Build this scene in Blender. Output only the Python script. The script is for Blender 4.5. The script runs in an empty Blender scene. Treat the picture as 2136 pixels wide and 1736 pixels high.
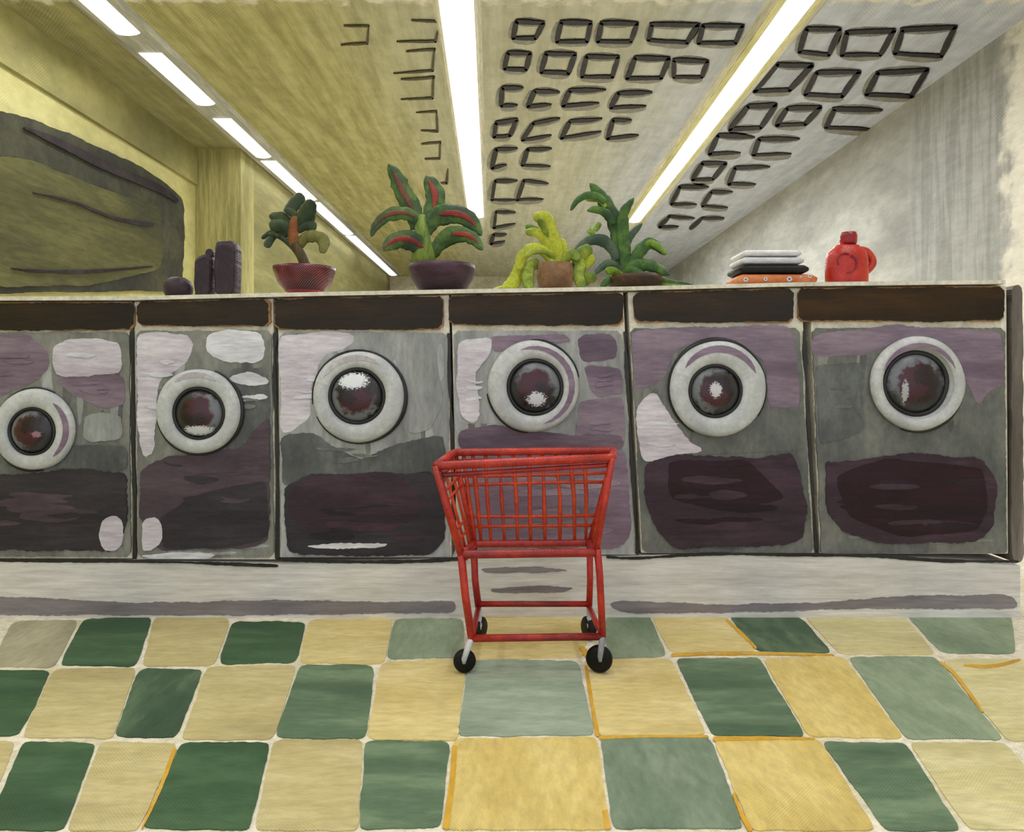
import bpy, bmesh, math, random
from mathutils import Vector, noise as mnoise
C = bpy.context.scene.collection
F, CX, HY, EYE = 1500.0, 1068.0, 795.0, 0.85      # focal length (px), principal point, eye height (m)
CEIL = 3.25
D0 = 2.60                                          # distance of the row of machines
def P(x, y, D): return Vector(((x-CX)/F*D, D, EYE+(HY-y)/F*D))
def onfloor(x, y, z=0.0):
    D = F*(EYE-z)/(y-HY); return Vector(((x-CX)/F*D, D, z))
def onceil(x, y, z=CEIL):
    D = F*(z-EYE)/(HY-y); return Vector(((x-CX)/F*D, D, z))
# ------------------------------------------------------------------ materials
def lin(c):
    r = []
    for v in c:
        v = v/255.0
        r.append(v/12.92 if v <= 0.04045 else ((v+0.055)/1.055)**2.4)
    return (*r, 1.0)
class NT:
    def __init__(s, m):
        s.t = m.node_tree; s.n = s.t.nodes; s.l = s.t.links
    def new(s, t, **k):
        n = s.n.new(t)
        for a, b in k.items(): setattr(n, a, b)
        return n
    def put(s, sock, v):
        if hasattr(v, 'is_linked') or isinstance(v, bpy.types.NodeSocket): s.l.new(v, sock)
        else: sock.default_value = v
    def math(s, op, a, b=0.0, c=None, clamp=False):
        n = s.new('ShaderNodeMath', operation=op); n.use_clamp = clamp
        s.put(n.inputs[0], a); s.put(n.inputs[1], b)
        if c is not None: s.put(n.inputs[2], c)
        return n.outputs[0]
    def noise(s, vec, scale, detail=3, rough=.55, mapping=None):
        if mapping:
            mp = s.new('ShaderNodeMapping'); s.l.new(vec, mp.inputs[0]); mp.inputs['Scale'].default_value = mapping[0]
            mp.inputs['Rotation'].default_value = mapping[1]; vec = mp.outputs[0]
        n = s.new('ShaderNodeTexNoise'); s.l.new(vec, n.inputs['Vector'])
        n.inputs['Scale'].default_value = scale; n.inputs['Detail'].default_value = detail; n.inputs['Roughness'].default_value = rough
        return n.outputs[0]
    def mix(s, f, a, b):
        n = s.new('ShaderNodeMix', data_type='RGBA'); s.put(n.inputs[0], f); s.put(n.inputs[6], a); s.put(n.inputs[7], b)
        return n.outputs[2]
    def step(s, v, lo, hi):
        n = s.new('ShaderNodeMapRange'); n.interpolation_type = 'SMOOTHSTEP'
        s.put(n.inputs[0], v); n.inputs[1].default_value = lo; n.inputs[2].default_value = hi
        return n.outputs[0]
MATS = {}
def paint(name, c1, c2=None, c3=None, stretch=(1, 1, 1), rot=(0, 0, 0), scale=9, weave=.25, plane='xz', period=.0085,
          rough=.45, bump=.35, light=None, extra=None, metal=0, fine=1.4):
    """oil-painted surface: brush streaks of two or three pigments over a woven canvas ground"""
    if name in MATS: return MATS[name]
    m = bpy.data.materials.new(name); m.use_nodes = True; k = NT(m); k.n.clear()
    out = k.new('ShaderNodeOutputMaterial'); b = k.new('ShaderNodeBsdfPrincipled'); k.l.new(b.outputs[0], out.inputs[0])
    tc = k.new('ShaderNodeTexCoord'); vec = tc.outputs['Object']
    c2 = c2 or tuple(min(255, v*1.12+4) for v in c1); c3 = c3 or tuple(v*.86 for v in c1)
    light = light or tuple(min(255, v*1.25+26) for v in c1)
    n1 = k.noise(vec, scale, 5, .6, (stretch, rot)); n2 = k.noise(vec, scale*.35, 2, .5, (stretch, rot))
    n3 = k.noise(vec, scale*5, 4, .7, (stretch, rot))
    col = k.mix(k.step(n1, .42, .62), lin(c1), lin(c2))
    col = k.mix(k.step(n2, .50, .68), col, lin(c3))
    if extra: col = extra(k, vec, col)
    fine = k.math('MULTIPLY_ADD', n3, fine, 1-fine/2)
    mm = k.new('ShaderNodeMix', data_type='RGBA', blend_type='MULTIPLY'); mm.inputs[0].default_value = .8
    k.l.new(col, mm.inputs[6]); k.l.new(fine, mm.inputs[7]); col = mm.outputs[2]
    sp = k.new('ShaderNodeSeparateXYZ'); k.l.new(vec, sp.inputs[0])
    ax = {'xz': (0, 2), 'xy': (0, 1), 'yz': (1, 2)}[plane]; K = 2*math.pi/period
    s1 = k.math('SINE', k.math('MULTIPLY', sp.outputs[ax[0]], K)); s2 = k.math('SINE', k.math('MULTIPLY', sp.outputs[ax[1]], K))
    w = k.math('MULTIPLY', s1, s2)
    big = k.noise(vec, 5, 3); dot = k.math('MULTIPLY', k.step(w, .25, .85), k.step(big, .35, .75))
    col = k.mix(k.math('MULTIPLY', dot, min(1, weave*1.35)), col, lin(light))
    gap = k.math('MULTIPLY', k.step(k.math('MULTIPLY', w, -1), .3, .9), k.math('MULTIPLY', k.step(big, .3, .7), weave*.9))
    col = k.mix(gap, col, lin(tuple(v*.55 for v in c1)))
    k.l.new(col, b.inputs['Base Color']); b.inputs['Roughness'].default_value = rough; b.inputs['Metallic'].default_value = metal; b.inputs['Specular IOR Level'].default_value = .22 if rough > .4 else .45
    h = k.math('ADD', k.math('MULTIPLY', n3, 1.0), k.math('MULTIPLY', w, .12))
    bp = k.new('ShaderNodeBump'); bp.inputs['Strength'].default_value = bump; bp.inputs['Distance'].default_value = .004
    k.l.new(h, bp.inputs['Height']); k.l.new(bp.outputs[0], b.inputs['Normal'])
    MATS[name] = m; return m
def glow(name, c, s):
    m = bpy.data.materials.new(name); m.use_nodes = True; b = m.node_tree.nodes['Principled BSDF']
    b.inputs['Base Color'].default_value = lin(c); b.inputs['Emission Color'].default_value = lin(c); b.inputs['Emission Strength'].default_value = s
    return m
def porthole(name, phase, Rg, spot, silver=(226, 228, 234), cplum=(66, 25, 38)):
    """dark plum glass with a steel rim and one silver highlight painted in; spot = (x, z, half width, half height) in glass radii"""
    m = bpy.data.materials.new(name); m.use_nodes = True; k = NT(m); b = k.n['Principled BSDF']
    tc = k.new('ShaderNodeTexCoord'); nz = k.noise(tc.outputs['Object'], 30, 3); nf = k.noise(tc.outputs['Object'], 170, 3)
    sp = k.new('ShaderNodeSeparateXYZ'); k.l.new(tc.outputs['Object'], sp.inputs[0])
    x, z = k.math('DIVIDE', sp.outputs[0], Rg), k.math('DIVIDE', sp.outputs[2], Rg)
    r = k.math('SQRT', k.math('ADD', k.math('MULTIPLY', x, x), k.math('MULTIPLY', z, z)))
    a = k.math('ARCTAN2', z, x)
    v = k.math('SINE', k.math('ADD', k.math('ADD', a, k.math('MULTIPLY', r, 3.4)), k.math('MULTIPLY_ADD', nz, 4.0, phase)))
    v = k.math('MULTIPLY_ADD', k.math('SUBTRACT', nf, .5), .8, v)
    c = k.mix(k.step(v, -.6, .5), lin((34, 16, 24)), lin(cplum))
    steel = k.mix(k.step(v, -.3, .8), lin((44, 44, 48)), lin((112, 116, 122)))
    c = k.mix(k.step(k.math('MULTIPLY_ADD', nz, .6, r), .86, 1.02), c, steel)
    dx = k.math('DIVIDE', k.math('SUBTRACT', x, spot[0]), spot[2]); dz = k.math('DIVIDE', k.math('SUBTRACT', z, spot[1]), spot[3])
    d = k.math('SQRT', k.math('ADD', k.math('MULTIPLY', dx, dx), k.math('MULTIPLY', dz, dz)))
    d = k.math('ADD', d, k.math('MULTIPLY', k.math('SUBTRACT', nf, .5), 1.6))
    c = k.mix(k.step(d, 1.1, .75), c, lin(silver))  # silver highlight on the glass, put into its base colour
    k.l.new(c, b.inputs['Base Color']); b.inputs['Roughness'].default_value = .25
    bp = k.new('ShaderNodeBump'); bp.inputs['Strength'].default_value = .4; bp.inputs['Distance'].default_value = .003
    k.l.new(nf, bp.inputs['Height']); k.l.new(bp.outputs[0], b.inputs['Normal'])
    return m
# ------------------------------------------------------------------ mesh builder
class MB:
    def __init__(s): s.v, s.f, s.m, s.sm = [], [], [], []
    def add(s, vs, fs, mi=0, smooth=False):
        o = len(s.v); s.v += [Vector(v) for v in vs]
        for f in fs: s.f.append([o+i for i in f]); s.m.append(mi); s.sm.append(smooth)
    def prism(s, pts, d, mi=0):
        """pts: outline of the front; d: vector to the back"""
        d = Vector(d); n = len(pts); vs = [Vector(p) for p in pts]+[Vector(p)+d for p in pts]
        fs = [list(range(n)), list(range(2*n-1, n-1, -1))]+[[i, i+n, (i+1) % n+n, (i+1) % n] for i in range(n)]
        s.add(vs, fs, mi)
    def box(s, a, b, mi=0):
        x0, y0, z0 = a; x1, y1, z1 = b
        s.prism([(x0, y0, z0), (x1, y0, z0), (x1, y0, z1), (x0, y0, z1)], (0, y1-y0, 0), mi)
    def tube(s, pts, r, mi=0, n=10, flat=1.0):
        pts = [Vector(p) for p in pts]; rr = r if isinstance(r, (list, tuple)) else [r]*len(pts)
        T = [(pts[min(i+1, len(pts)-1)]-pts[max(i-1, 0)]).normalized() for i in range(len(pts))]
        up = Vector((0, 1, 0)) if abs(T[0].y) < .9 else Vector((0, 0, 1)); vs = []
        for p, t, q in zip(pts, T, rr):
            a = t.cross(up).normalized(); b = a.cross(t).normalized(); up = b
            for j in range(n):
                w = 2*math.pi*j/n; vs.append(p+a*math.cos(w)*q+b*math.sin(w)*q*flat)
        fs = [[i*n+j, i*n+(j+1) % n, (i+1)*n+(j+1) % n, (i+1)*n+j] for i in range(len(pts)-1) for j in range(n)]
        fs += [list(range(n))[::-1], [(len(pts)-1)*n+j for j in range(n)]]
        s.add(vs, fs, mi, True)
    def lathe(s, prof, c, axis='z', n=40, mi=0, wob=0, sx=1.0, seed=0, mis=None):
        """prof: list of (radius, height along axis); closed on the axis if radius 0"""
        c = Vector(c); vs = []
        for (r, h) in prof:
            for j in range(n):
                w = 2*math.pi*j/n; q = r*(1+wob*mnoise.noise(Vector((math.cos(w)*1.3+seed, math.sin(w)*1.3, h*4))))
                if axis == 'z': vs.append(c+Vector((q*math.cos(w)*sx, q*math.sin(w), h)))
                else: vs.append(c+Vector((q*math.cos(w)*sx, -h, q*math.sin(w))))
        for i in range(len(prof)-1):
            fs = [[i*n+j, i*n+(j+1) % n, (i+1)*n+(j+1) % n, (i+1)*n+j] for j in range(n)]
            if i == 0: o = len(s.v); s.v += vs
            for f in fs: s.f.append([o+q for q in f]); s.m.append(mis[i] if mis else mi); s.sm.append(True)
    def build(s, name, mats, parent=None, bevel=0):
        me = bpy.data.meshes.new(name); off = parent_world(parent)
        me.from_pydata([tuple(v-off) for v in s.v], [], s.f)
        for m in (mats if isinstance(mats, (list, tuple)) else [mats]): me.materials.append(m)
        for p, mi, sm in zip(me.polygons, s.m, s.sm): p.material_index = mi; p.use_smooth = sm
        bm = bmesh.new(); bm.from_mesh(me); bmesh.ops.remove_doubles(bm, verts=bm.verts, dist=1e-6); bmesh.ops.recalc_face_normals(bm, faces=bm.faces); bm.to_mesh(me); bm.free()
        o = bpy.data.objects.new(name, me); C.objects.link(o)
        if parent: o.parent = parent
        if bevel:
            b = o.modifiers.new('bevel', 'BEVEL'); b.width = bevel; b.segments = 3; b.limit_method = 'ANGLE'
        return o
def parent_world(p):
    v = Vector((0, 0, 0))
    while p: v += p.location; p = p.parent
    return v
def centred(mb, name, mats, parent, c, bevel=0):
    """a part whose own origin sits at world point c (patterns are centred on it)"""
    off = Vector(c)-parent_world(parent)
    o = mb.build(name, mats, None, bevel)
    for v in o.data.vertices: v.co -= Vector(c)
    o.location = off
    if parent: o.parent = parent
    return o
def thing(name, label, cat, loc, group=None):
    o = bpy.data.objects.new(name, None); C.objects.link(o); o.location = loc; o.empty_display_size = .1
    return tag(o, label, cat, group)
def tag(o, label, cat, group=None):
    o['label'] = label; o['category'] = cat
    if group: o['group'] = group
    return o
def struct(o): o['kind'] = 'structure'; return o
def rag(pts, jit=2.2, stepl=7, seed=0, rnd=2):
    """hand-painted outline: rounds the corners of a polygon and roughens its edge"""
    for _ in range(rnd):
        q = []
        for i in range(len(pts)):
            a, b = pts[i], pts[(i+1) % len(pts)]
            d = math.hypot(b[0]-a[0], b[1]-a[1]); t = min(.25, 9/(d+1e-6))
            q += [(a[0]+(b[0]-a[0])*t, a[1]+(b[1]-a[1])*t), (b[0]+(a[0]-b[0])*t, b[1]+(a[1]-b[1])*t)]
        pts = q
    out = []; rd = random.Random(seed)
    for i in range(len(pts)):
        a, b = pts[i], pts[(i+1) % len(pts)]; d = math.hypot(b[0]-a[0], b[1]-a[1]); n = max(1, int(d/stepl))
        nx, ny = (-(b[1]-a[1])/(d+1e-6), (b[0]-a[0])/(d+1e-6))
        for j in range(n):
            t = j/n; x, y = a[0]+(b[0]-a[0])*t, a[1]+(b[1]-a[1])*t
            w = mnoise.noise(Vector((x*.02, y*.02, seed*1.7)))*jit*1.6+rd.uniform(-.5, .5)*jit
            out.append((x+nx*w, y+ny*w))
    return out
YMAX = [1e9]     # nothing brushed on a machine reaches below its own foot
def dab(mb, pts, D, off, mi, jit=2.2, seed=0, th=.0012, rnd=2):
    mb.prism([P(x, min(y, YMAX[0]), D-off) for x, y in rag(pts, jit, 6, seed, rnd)], (0, th, 0), mi)
def stroke_poly(pts, w):
    """tapered brush stroke outline along a 2D polyline; w = widths"""
    L, R = [], []
    for i, (x, y) in enumerate(pts):
        a = pts[max(i-1, 0)]; b = pts[min(i+1, len(pts)-1)]; dx, dy = b[0]-a[0], b[1]-a[1]; d = math.hypot(dx, dy)+1e-9
        q = w[i] if isinstance(w, (list, tuple)) else w
        L.append((x-dy/d*q/2, y+dx/d*q/2)); R.append((x+dy/d*q/2, y-dx/d*q/2))
    return L+R[::-1]
def smooth_line(pts, n=6):
    """Catmull-Rom through tuples of any length"""
    out = []; m = len(pts)
    for i in range(m-1):
        p0, p1, p2, p3 = pts[max(i-1, 0)], pts[i], pts[i+1], pts[min(i+2, m-1)]
        for j in range(n):
            t = j/n
            out.append(tuple(.5*((2*b)+(-a+c)*t+(2*a-5*b+4*c-d)*t*t+(-a+3*b-3*c+d)*t**3) for a, b, c, d in zip(p0, p1, p2, p3)))
    out.append(tuple(pts[-1])); return out
# ------------------------------------------------------------------ palette
WV = .3
M = dict(
 cream=paint('cream_ground', (214, 208, 190), (226, 220, 204), (196, 190, 172), weave=.3),
 greypaint=paint('machine_grey', (124, 125, 119), (142, 142, 136), (102, 104, 100), stretch=(1, 1, .5), weave=WV),
 greylight=paint('machine_pale_grey', (160, 162, 161), (178, 180, 182), (136, 139, 138), stretch=(1, 1, .3), weave=WV),
 greygreen=paint('machine_green_grey', (106, 108, 105), (122, 123, 118), (88, 91, 89), stretch=(1, 1, .6), weave=WV),
 greymid=paint('slate_grey', (92, 94, 94), (108, 112, 110), (76, 78, 80), stretch=(1, 1, .6), weave=WV),
 lilac=paint('pale_lilac', (202, 194, 206), (216, 211, 219), (184, 174, 188), stretch=(.3, 1, 1.6), weave=.1),
 white=paint('titanium_white', (212, 212, 220), (226, 227, 233), (194, 194, 204), stretch=(.3, 1, 1.6), weave=.1),
 mauve=paint('mauve', (126, 110, 126), (142, 126, 140), (108, 92, 108), stretch=(.3, 1, 1.6), weave=WV*.7),
 mauve2=paint('dark_mauve', (100, 84, 100), (118, 102, 116), (84, 70, 86), stretch=(.3, 1, 1.6), weave=WV*.7),
 violet=paint('violet_grey', (128, 108, 128), (144, 126, 144), (112, 92, 110), stretch=(.3, 1, 1.6), weave=WV*.8),
 char=paint('charcoal', (41, 37, 42), (50, 46, 50), (32, 29, 34), stretch=(.3, 1, 1.6), weave=.14),
 plum=paint('plum', (56, 42, 52), (72, 54, 66), (44, 33, 42), stretch=(.3, 1, 1.6), weave=.16),
 deep=paint('deep_plum', (40, 20, 28), (48, 26, 36), (26, 20, 30), stretch=(.3, 1, 1.6), weave=.14),
 black=paint('ivory_black', (26, 25, 26), (36, 35, 36), (18, 17, 18), weave=.15, rough=.35),
 ring=paint('door_ring_grey', (190, 193, 194), (206, 208, 210), (170, 173, 176), stretch=(1, 1, 1), scale=14, weave=.12, fine=.8),
 ringl=paint('door_ring_lilac', (184, 176, 184), (198, 194, 198), (158, 146, 158), scale=10, weave=.12),
 brown=paint('umber', (40, 32, 24), (54, 41, 27), (31, 27, 24), stretch=(.25, 1, 1.8), weave=.25, light=(126, 104, 74)),
 brown2=paint('warm_umber', (46, 31, 12), (62, 41, 15), (34, 24, 12), stretch=(.25, 1, 1.8), weave=.14, light=(120, 92, 50)),
 sienna=paint('raw_sienna', (132, 94, 56), (156, 118, 78), (100, 70, 40), stretch=(.4, 1, 1.5), weave=.3),
 plinth=paint('plinth_pale', (212, 208, 205), (224, 221, 219), (190, 188, 190), stretch=(.12, 1, 1.4), weave=.25),
 plinthd=paint('plinth_violet_grey', (128, 122, 126), (144, 138, 142), (108, 104, 112), stretch=(.12, 1, 1.4), weave=.2),
 silver=paint('machine_silver', (176, 178, 180), (190, 192, 196), (156, 158, 160), stretch=(1, 1, .3), weave=WV),
 slate2=paint('slate_light', (108, 110, 110), (122, 124, 122), (94, 96, 96), weave=WV),
 violet2=paint('violet_pale', (146, 128, 148), (160, 144, 160), (128, 110, 128), stretch=(.3, 1, 1.6), weave=WV),
 deep2=paint('deep_blue_plum', (36, 25, 36), (46, 32, 42), (28, 22, 32), stretch=(.3, 1, 1.6), weave=.14),
 plumg=paint('plum_grey', (76, 63, 72), (88, 74, 84), (62, 52, 60), stretch=(.3, 1, 1.6), weave=.2),
 charg=paint('charcoal_violet', (52, 48, 54), (62, 58, 64), (43, 40, 45), stretch=(.3, 1, 1.6), weave=.18),
 plum2=paint('plum_light', (62, 44, 55), (74, 54, 66), (52, 38, 47), stretch=(.3, 1, 1.6), weave=.16),
 post=paint('post_grey', (112, 104, 98), (136, 128, 122), (88, 80, 74), stretch=(1.5, 1, .2), weave=.3),
 red=paint('cadmium_red', (172, 38, 28), (194, 52, 32), (146, 26, 26), scale=14, weave=.12, light=(226, 150, 90), rough=.35),
 crimson=paint('crimson', (146, 28, 30), (170, 42, 34), (116, 20, 28), scale=14, weave=.12, light=(226, 150, 90), rough=.35),
 orange=paint('vermilion', (184, 56, 28), (202, 72, 36), (160, 40, 26), scale=14, weave=.1, rough=.35),
 wheel=paint('wheel_black', (18, 17, 17), (26, 25, 25), (12, 11, 11), weave=.05),
 fork=paint('fork_silver', (176, 178, 186), (206, 206, 212), (130, 132, 142), weave=.05, rough=.3),
)
def strokes(mb, x0, y0, x1, y1, n, mis, D, off, seed, horiz=True, ln=(40, 120), wd=(8, 20)):
    """short loaded-brush strokes of neighbouring pigments, each a thin ridge of paint"""
    rd = random.Random(seed)
    for i in range(n):
        L, W = rd.uniform(*ln), rd.uniform(*wd)
        if horiz:
            L = min(L, (x1-x0)*.8); x = rd.uniform(x0+L/2, x1-L/2); y = rd.uniform(y0+W/2+2, y1-W/2-2); b = rd.uniform(-5, 5)
            pl = [(x-L/2, y), (x-L/6, y+b*.4), (x+L/6, y+b), (x+L/2, y+b*.6)]
        else:
            L = min(L, (y1-y0)*.8); x = rd.uniform(x0+W/2+2, x1-W/2-2); y = rd.uniform(y0+L/2, y1-L/2); b = rd.uniform(-5, 5)
            pl = [(x, y-L/2), (x+b*.4, y-L/6), (x+b, y+L/6), (x+b*.6, y+L/2)]
        mb.prism([P(u, v, D-off-.00003*i) for u, v in rag(stroke_poly(pl, [W*.5, W, W*.9, W*.35]), 1.6, 6, seed+i, 1)], (0, .0008, 0), rd.choice(mis))
# ------------------------------------------------------------------ the room
XL, XR, YB, YN = -3.27, 3.39, 16.5, -1.2
lampx = {'left': -2.64, 'centre': -.30, 'right': 1.93}
def ceil_extra(k, vec, col):
    sp = k.new('ShaderNodeSeparateXYZ'); k.l.new(vec, sp.inputs[0]); x, y = sp.outputs[0], sp.outputs[1]
    n = k.noise(vec, 1.6, 4, .6, ((2.2, .35, 1), (0, 0, 0))); f = k.noise(vec, 3.5, 4, .7, ((3, .3, 1), (0, 0, 0)))
    xw = k.math('MULTIPLY_ADD', k.math('SUBTRACT', n, .5), .35, x)
    # four fields of pigment between the lamps
    olive = k.mix(k.step(f, .3, .7), lin((150, 146, 96)), lin((188, 183, 132)))
    dark = k.mix(k.step(f, .3, .7), lin((132, 129, 90)), lin((162, 158, 112)))
    beige = k.mix(k.step(f, .3, .7), lin((166, 165, 142)), lin((190, 189, 172)))
    grey = k.mix(k.step(f, .3, .7), lin((172, 177, 188)), lin((194, 199, 210)))
    c = k.mix(k.step(xw, -2.8, -2.5), dark, olive)
    c = k.mix(k.step(xw, -1.5, -.3), c, beige)
    c = k.mix(k.step(xw, .5, 1.9), c, grey)
    # bare ground along the near border of the painted field
    edge = k.math('MULTIPLY_ADD', k.math('SUBTRACT', k.noise(vec, 9, 4), .5), .35, y)
    return k.mix(k.step(edge, 4.50, 4.58), lin((222, 216, 202)), c)
M['ceil'] = paint('ceiling_olive_to_grey', (150, 143, 90), scale=1.4, weave=.3, plane='xy', period=.028, bump=.3, extra=ceil_extra, light=(206, 200, 160), rough=.7, fine=.7)
olk = dict(fine=.8, scale=2.5, weave=.22, plane='yz', period=.024, rough=.7)
M['wall_l'] = paint('wall_yellow_olive', (200, 194, 132), (214, 208, 148), (180, 174, 116), stretch=(1, .5, .9), **olk)
M['wall_l2'] = paint('wall_olive', (150, 146, 96), (170, 164, 108), (126, 122, 80), stretch=(1, .5, .7), rot=(.5, 0, 0), **olk)
M['pier'] = paint('pier_olive', (158, 153, 100), (182, 175, 118), (134, 129, 82), stretch=(3, 1, .25), scale=4, weave=.2, period=.02, rough=.7)
M['wall_side'] = paint('hall_side_olive', (138, 134, 88), (158, 153, 104), (118, 114, 76), stretch=(1, .3, 2), **olk)
def rw_extra(k, vec, col):
    sp = k.new('ShaderNodeSeparateXYZ'); k.l.new(vec, sp.inputs[0]); y, z = sp.outputs[1], sp.outputs[2]
    n = k.noise(vec, 4, 4, .6, ((1, 3, .3), (0, 0, 0)))
    c = k.mix(k.step(n, .38, .62), lin((142, 143, 140)), lin((168, 169, 167)))
    c = k.mix(k.math('MULTIPLY', k.step(y, 6.3, 5.9), .8), col, c)
    e = k.math('MULTIPLY_ADD', k.math('SUBTRACT', k.noise(vec, 6, 4), .5), .5, y)
    return k.mix(k.step(e, 4.85, 5.0), lin((222, 217, 205)), c)
M['wall_r'] = paint('wall_warm_grey', (164, 164, 158), (182, 182, 176), (146, 146, 142), stretch=(1, .5, 1.4), rot=(-.5, 0, 0), extra=rw_extra, **olk)
M['back'] = paint('back_wall_cream', (206, 200, 178), (222, 216, 200), (186, 180, 156), scale=3, weave=.2, period=.04, rough=.8)
m = MB(); m.box((XL-.1, YN, CEIL), (XR+.1, YB+.1, CEIL+.1)); struct(m.build('ceiling', M['ceil']))
m = MB(); m.box((XL-.1, YN, 0), (XL, 7.42, CEIL)); wl = struct(m.build('wall_left', M['wall_l']))
m = MB(); m.box((XL, YN, 2.87), (XL+.035, 7.40, CEIL)); struct(m.build('trim_1', M['wall_l2'])); bpy.data.objects['trim_1']['label'] = 'darker olive frieze above the window'
m = MB(); m.box((XL-.1, 7.42, 0), (-2.80, 7.80, CEIL)); struct(m.build('wall_pier', M['pier']))
m = MB(); m.box((-2.90, 7.80, 0), (-2.80, YB, CEIL)); struct(m.build('wall_hall', M['wall_side']))
m = MB(); m.box((XR, YN, 0), (XR+.1, YB, CEIL)); struct(m.build('wall_right', M['wall_r']))
m = MB(); m.box((XL-.1, YB, 0), (XR+.1, YB+.1, CEIL)); struct(m.build('wall_back', M['back']))
# the dark window on the left wall
def onleft(x, y, off=0.0):
    D = (XL+off)*F/(x-CX); return P(x, y, D)
def wallq(mb, pts, off, th, mi=0, jit=2, seed=3):
    mb.prism([onleft(x, y, off) for x, y in rag(pts, jit, 8, seed)], (-th, 0, 0), mi)
M['wframe'] = paint('window_frame_dark', (62, 62, 52), (76, 76, 60), (50, 50, 46), scale=5, weave=.25, plane='yz', period=.024, stretch=(1, .5, .6), rough=.9)
M['wpane'] = paint('window_pane_olive_grey', (82, 82, 52), (100, 98, 62), (68, 69, 50), scale=4, weave=.22, plane='yz', period=.024, stretch=(1, .3, 1.6), rough=.9)
M['wmull'] = paint('window_bar_violet', (48, 42, 46), (58, 52, 54), (40, 36, 40), scale=5, weave=.2, plane='yz', period=.024, rough=.9)
w = MB(); wallq(w, [(-60, 225), (40, 240), (120, 268), (300, 350), (385, 412), (386, 500), (378, 606), (-60, 612)], .07, .07)
wo = struct(w.build('window_1', M['wframe']))
w = MB(); wallq(w, [(-50, 325), (62, 332), (200, 388), (335, 432), (338, 560), (190, 596), (20, 598), (-50, 600)], .078, .006)
w.build('pane', M['wpane'], wo)
w = MB()
for pl, ww in (([(52, 266), (130, 300), (230, 350), (330, 392), (372, 420)], [6, 15, 18, 16, 6]), ([(70, 402), (150, 420), (240, 455), (320, 470)], [3, 5, 6, 9]),
               ([(25, 560), (90, 566), (200, 566), (320, 556)], [2, 5, 6, 4])):
    wallq(w, stroke_poly(smooth_line([(a, b, c) for (a, b), c in zip(pl, ww)], 5) and [(q[0], q[1]) for q in smooth_line([(a, b, c) for (a, b), c in zip(pl, ww)], 5)],
                         [max(1.5, q[2]) for q in smooth_line([(a, b, c) for (a, b), c in zip(pl, ww)], 5)]), .09, .012, 0, 1)
w.build('glazing_bar', M['wmull'], wo)
# ------------------------------------------------------------------ floor of hand-painted tiles
G = {
 'dg': ((62, 92, 62), (76, 106, 74), (52, 80, 56)), 'dg2': ((70, 94, 72), (98, 120, 92), (56, 80, 60)), 'mg': ((94, 118, 92), (120, 142, 112), (80, 104, 80)),
 'sg': ((140, 157, 130), (156, 171, 144), (120, 140, 114)), 'sb': ((150, 166, 147), (168, 181, 162), (136, 152, 134)), 'gb': ((116, 135, 114), (134, 150, 129), (102, 122, 103)),
 'be': ((196, 182, 130), (208, 194, 144), (182, 168, 120)), 'bg': ((172, 166, 140), (186, 180, 154), (156, 150, 126)), 'ye': ((220, 201, 136), (230, 212, 154), (208, 186, 120)),
 'yb': ((216, 192, 116), (226, 204, 132), (202, 176, 104)), 'pc': ((212, 202, 148), (222, 212, 164), (200, 190, 138)), 'oc': ((212, 164, 58), (220, 178, 80), (200, 150, 50)),
}
gk = list(G); tm = [paint('floor_grout', (230, 222, 200), (238, 230, 212), (216, 205, 168), plane='xy', weave=.2, rough=.6)]
for i, k_ in enumerate(gk):
    tm.append(paint('tile_'+k_, *G[k_], plane='xy', period=.008, weave=.22, scale=7, fine=1.0, stretch=(1.3, .5, 1) if i % 2 else (.5, 1.6, 1), rough=.5, rot=(0, 0, .25*(i % 3))))
def ti(k_): return 1+gk.index(k_)
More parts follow.
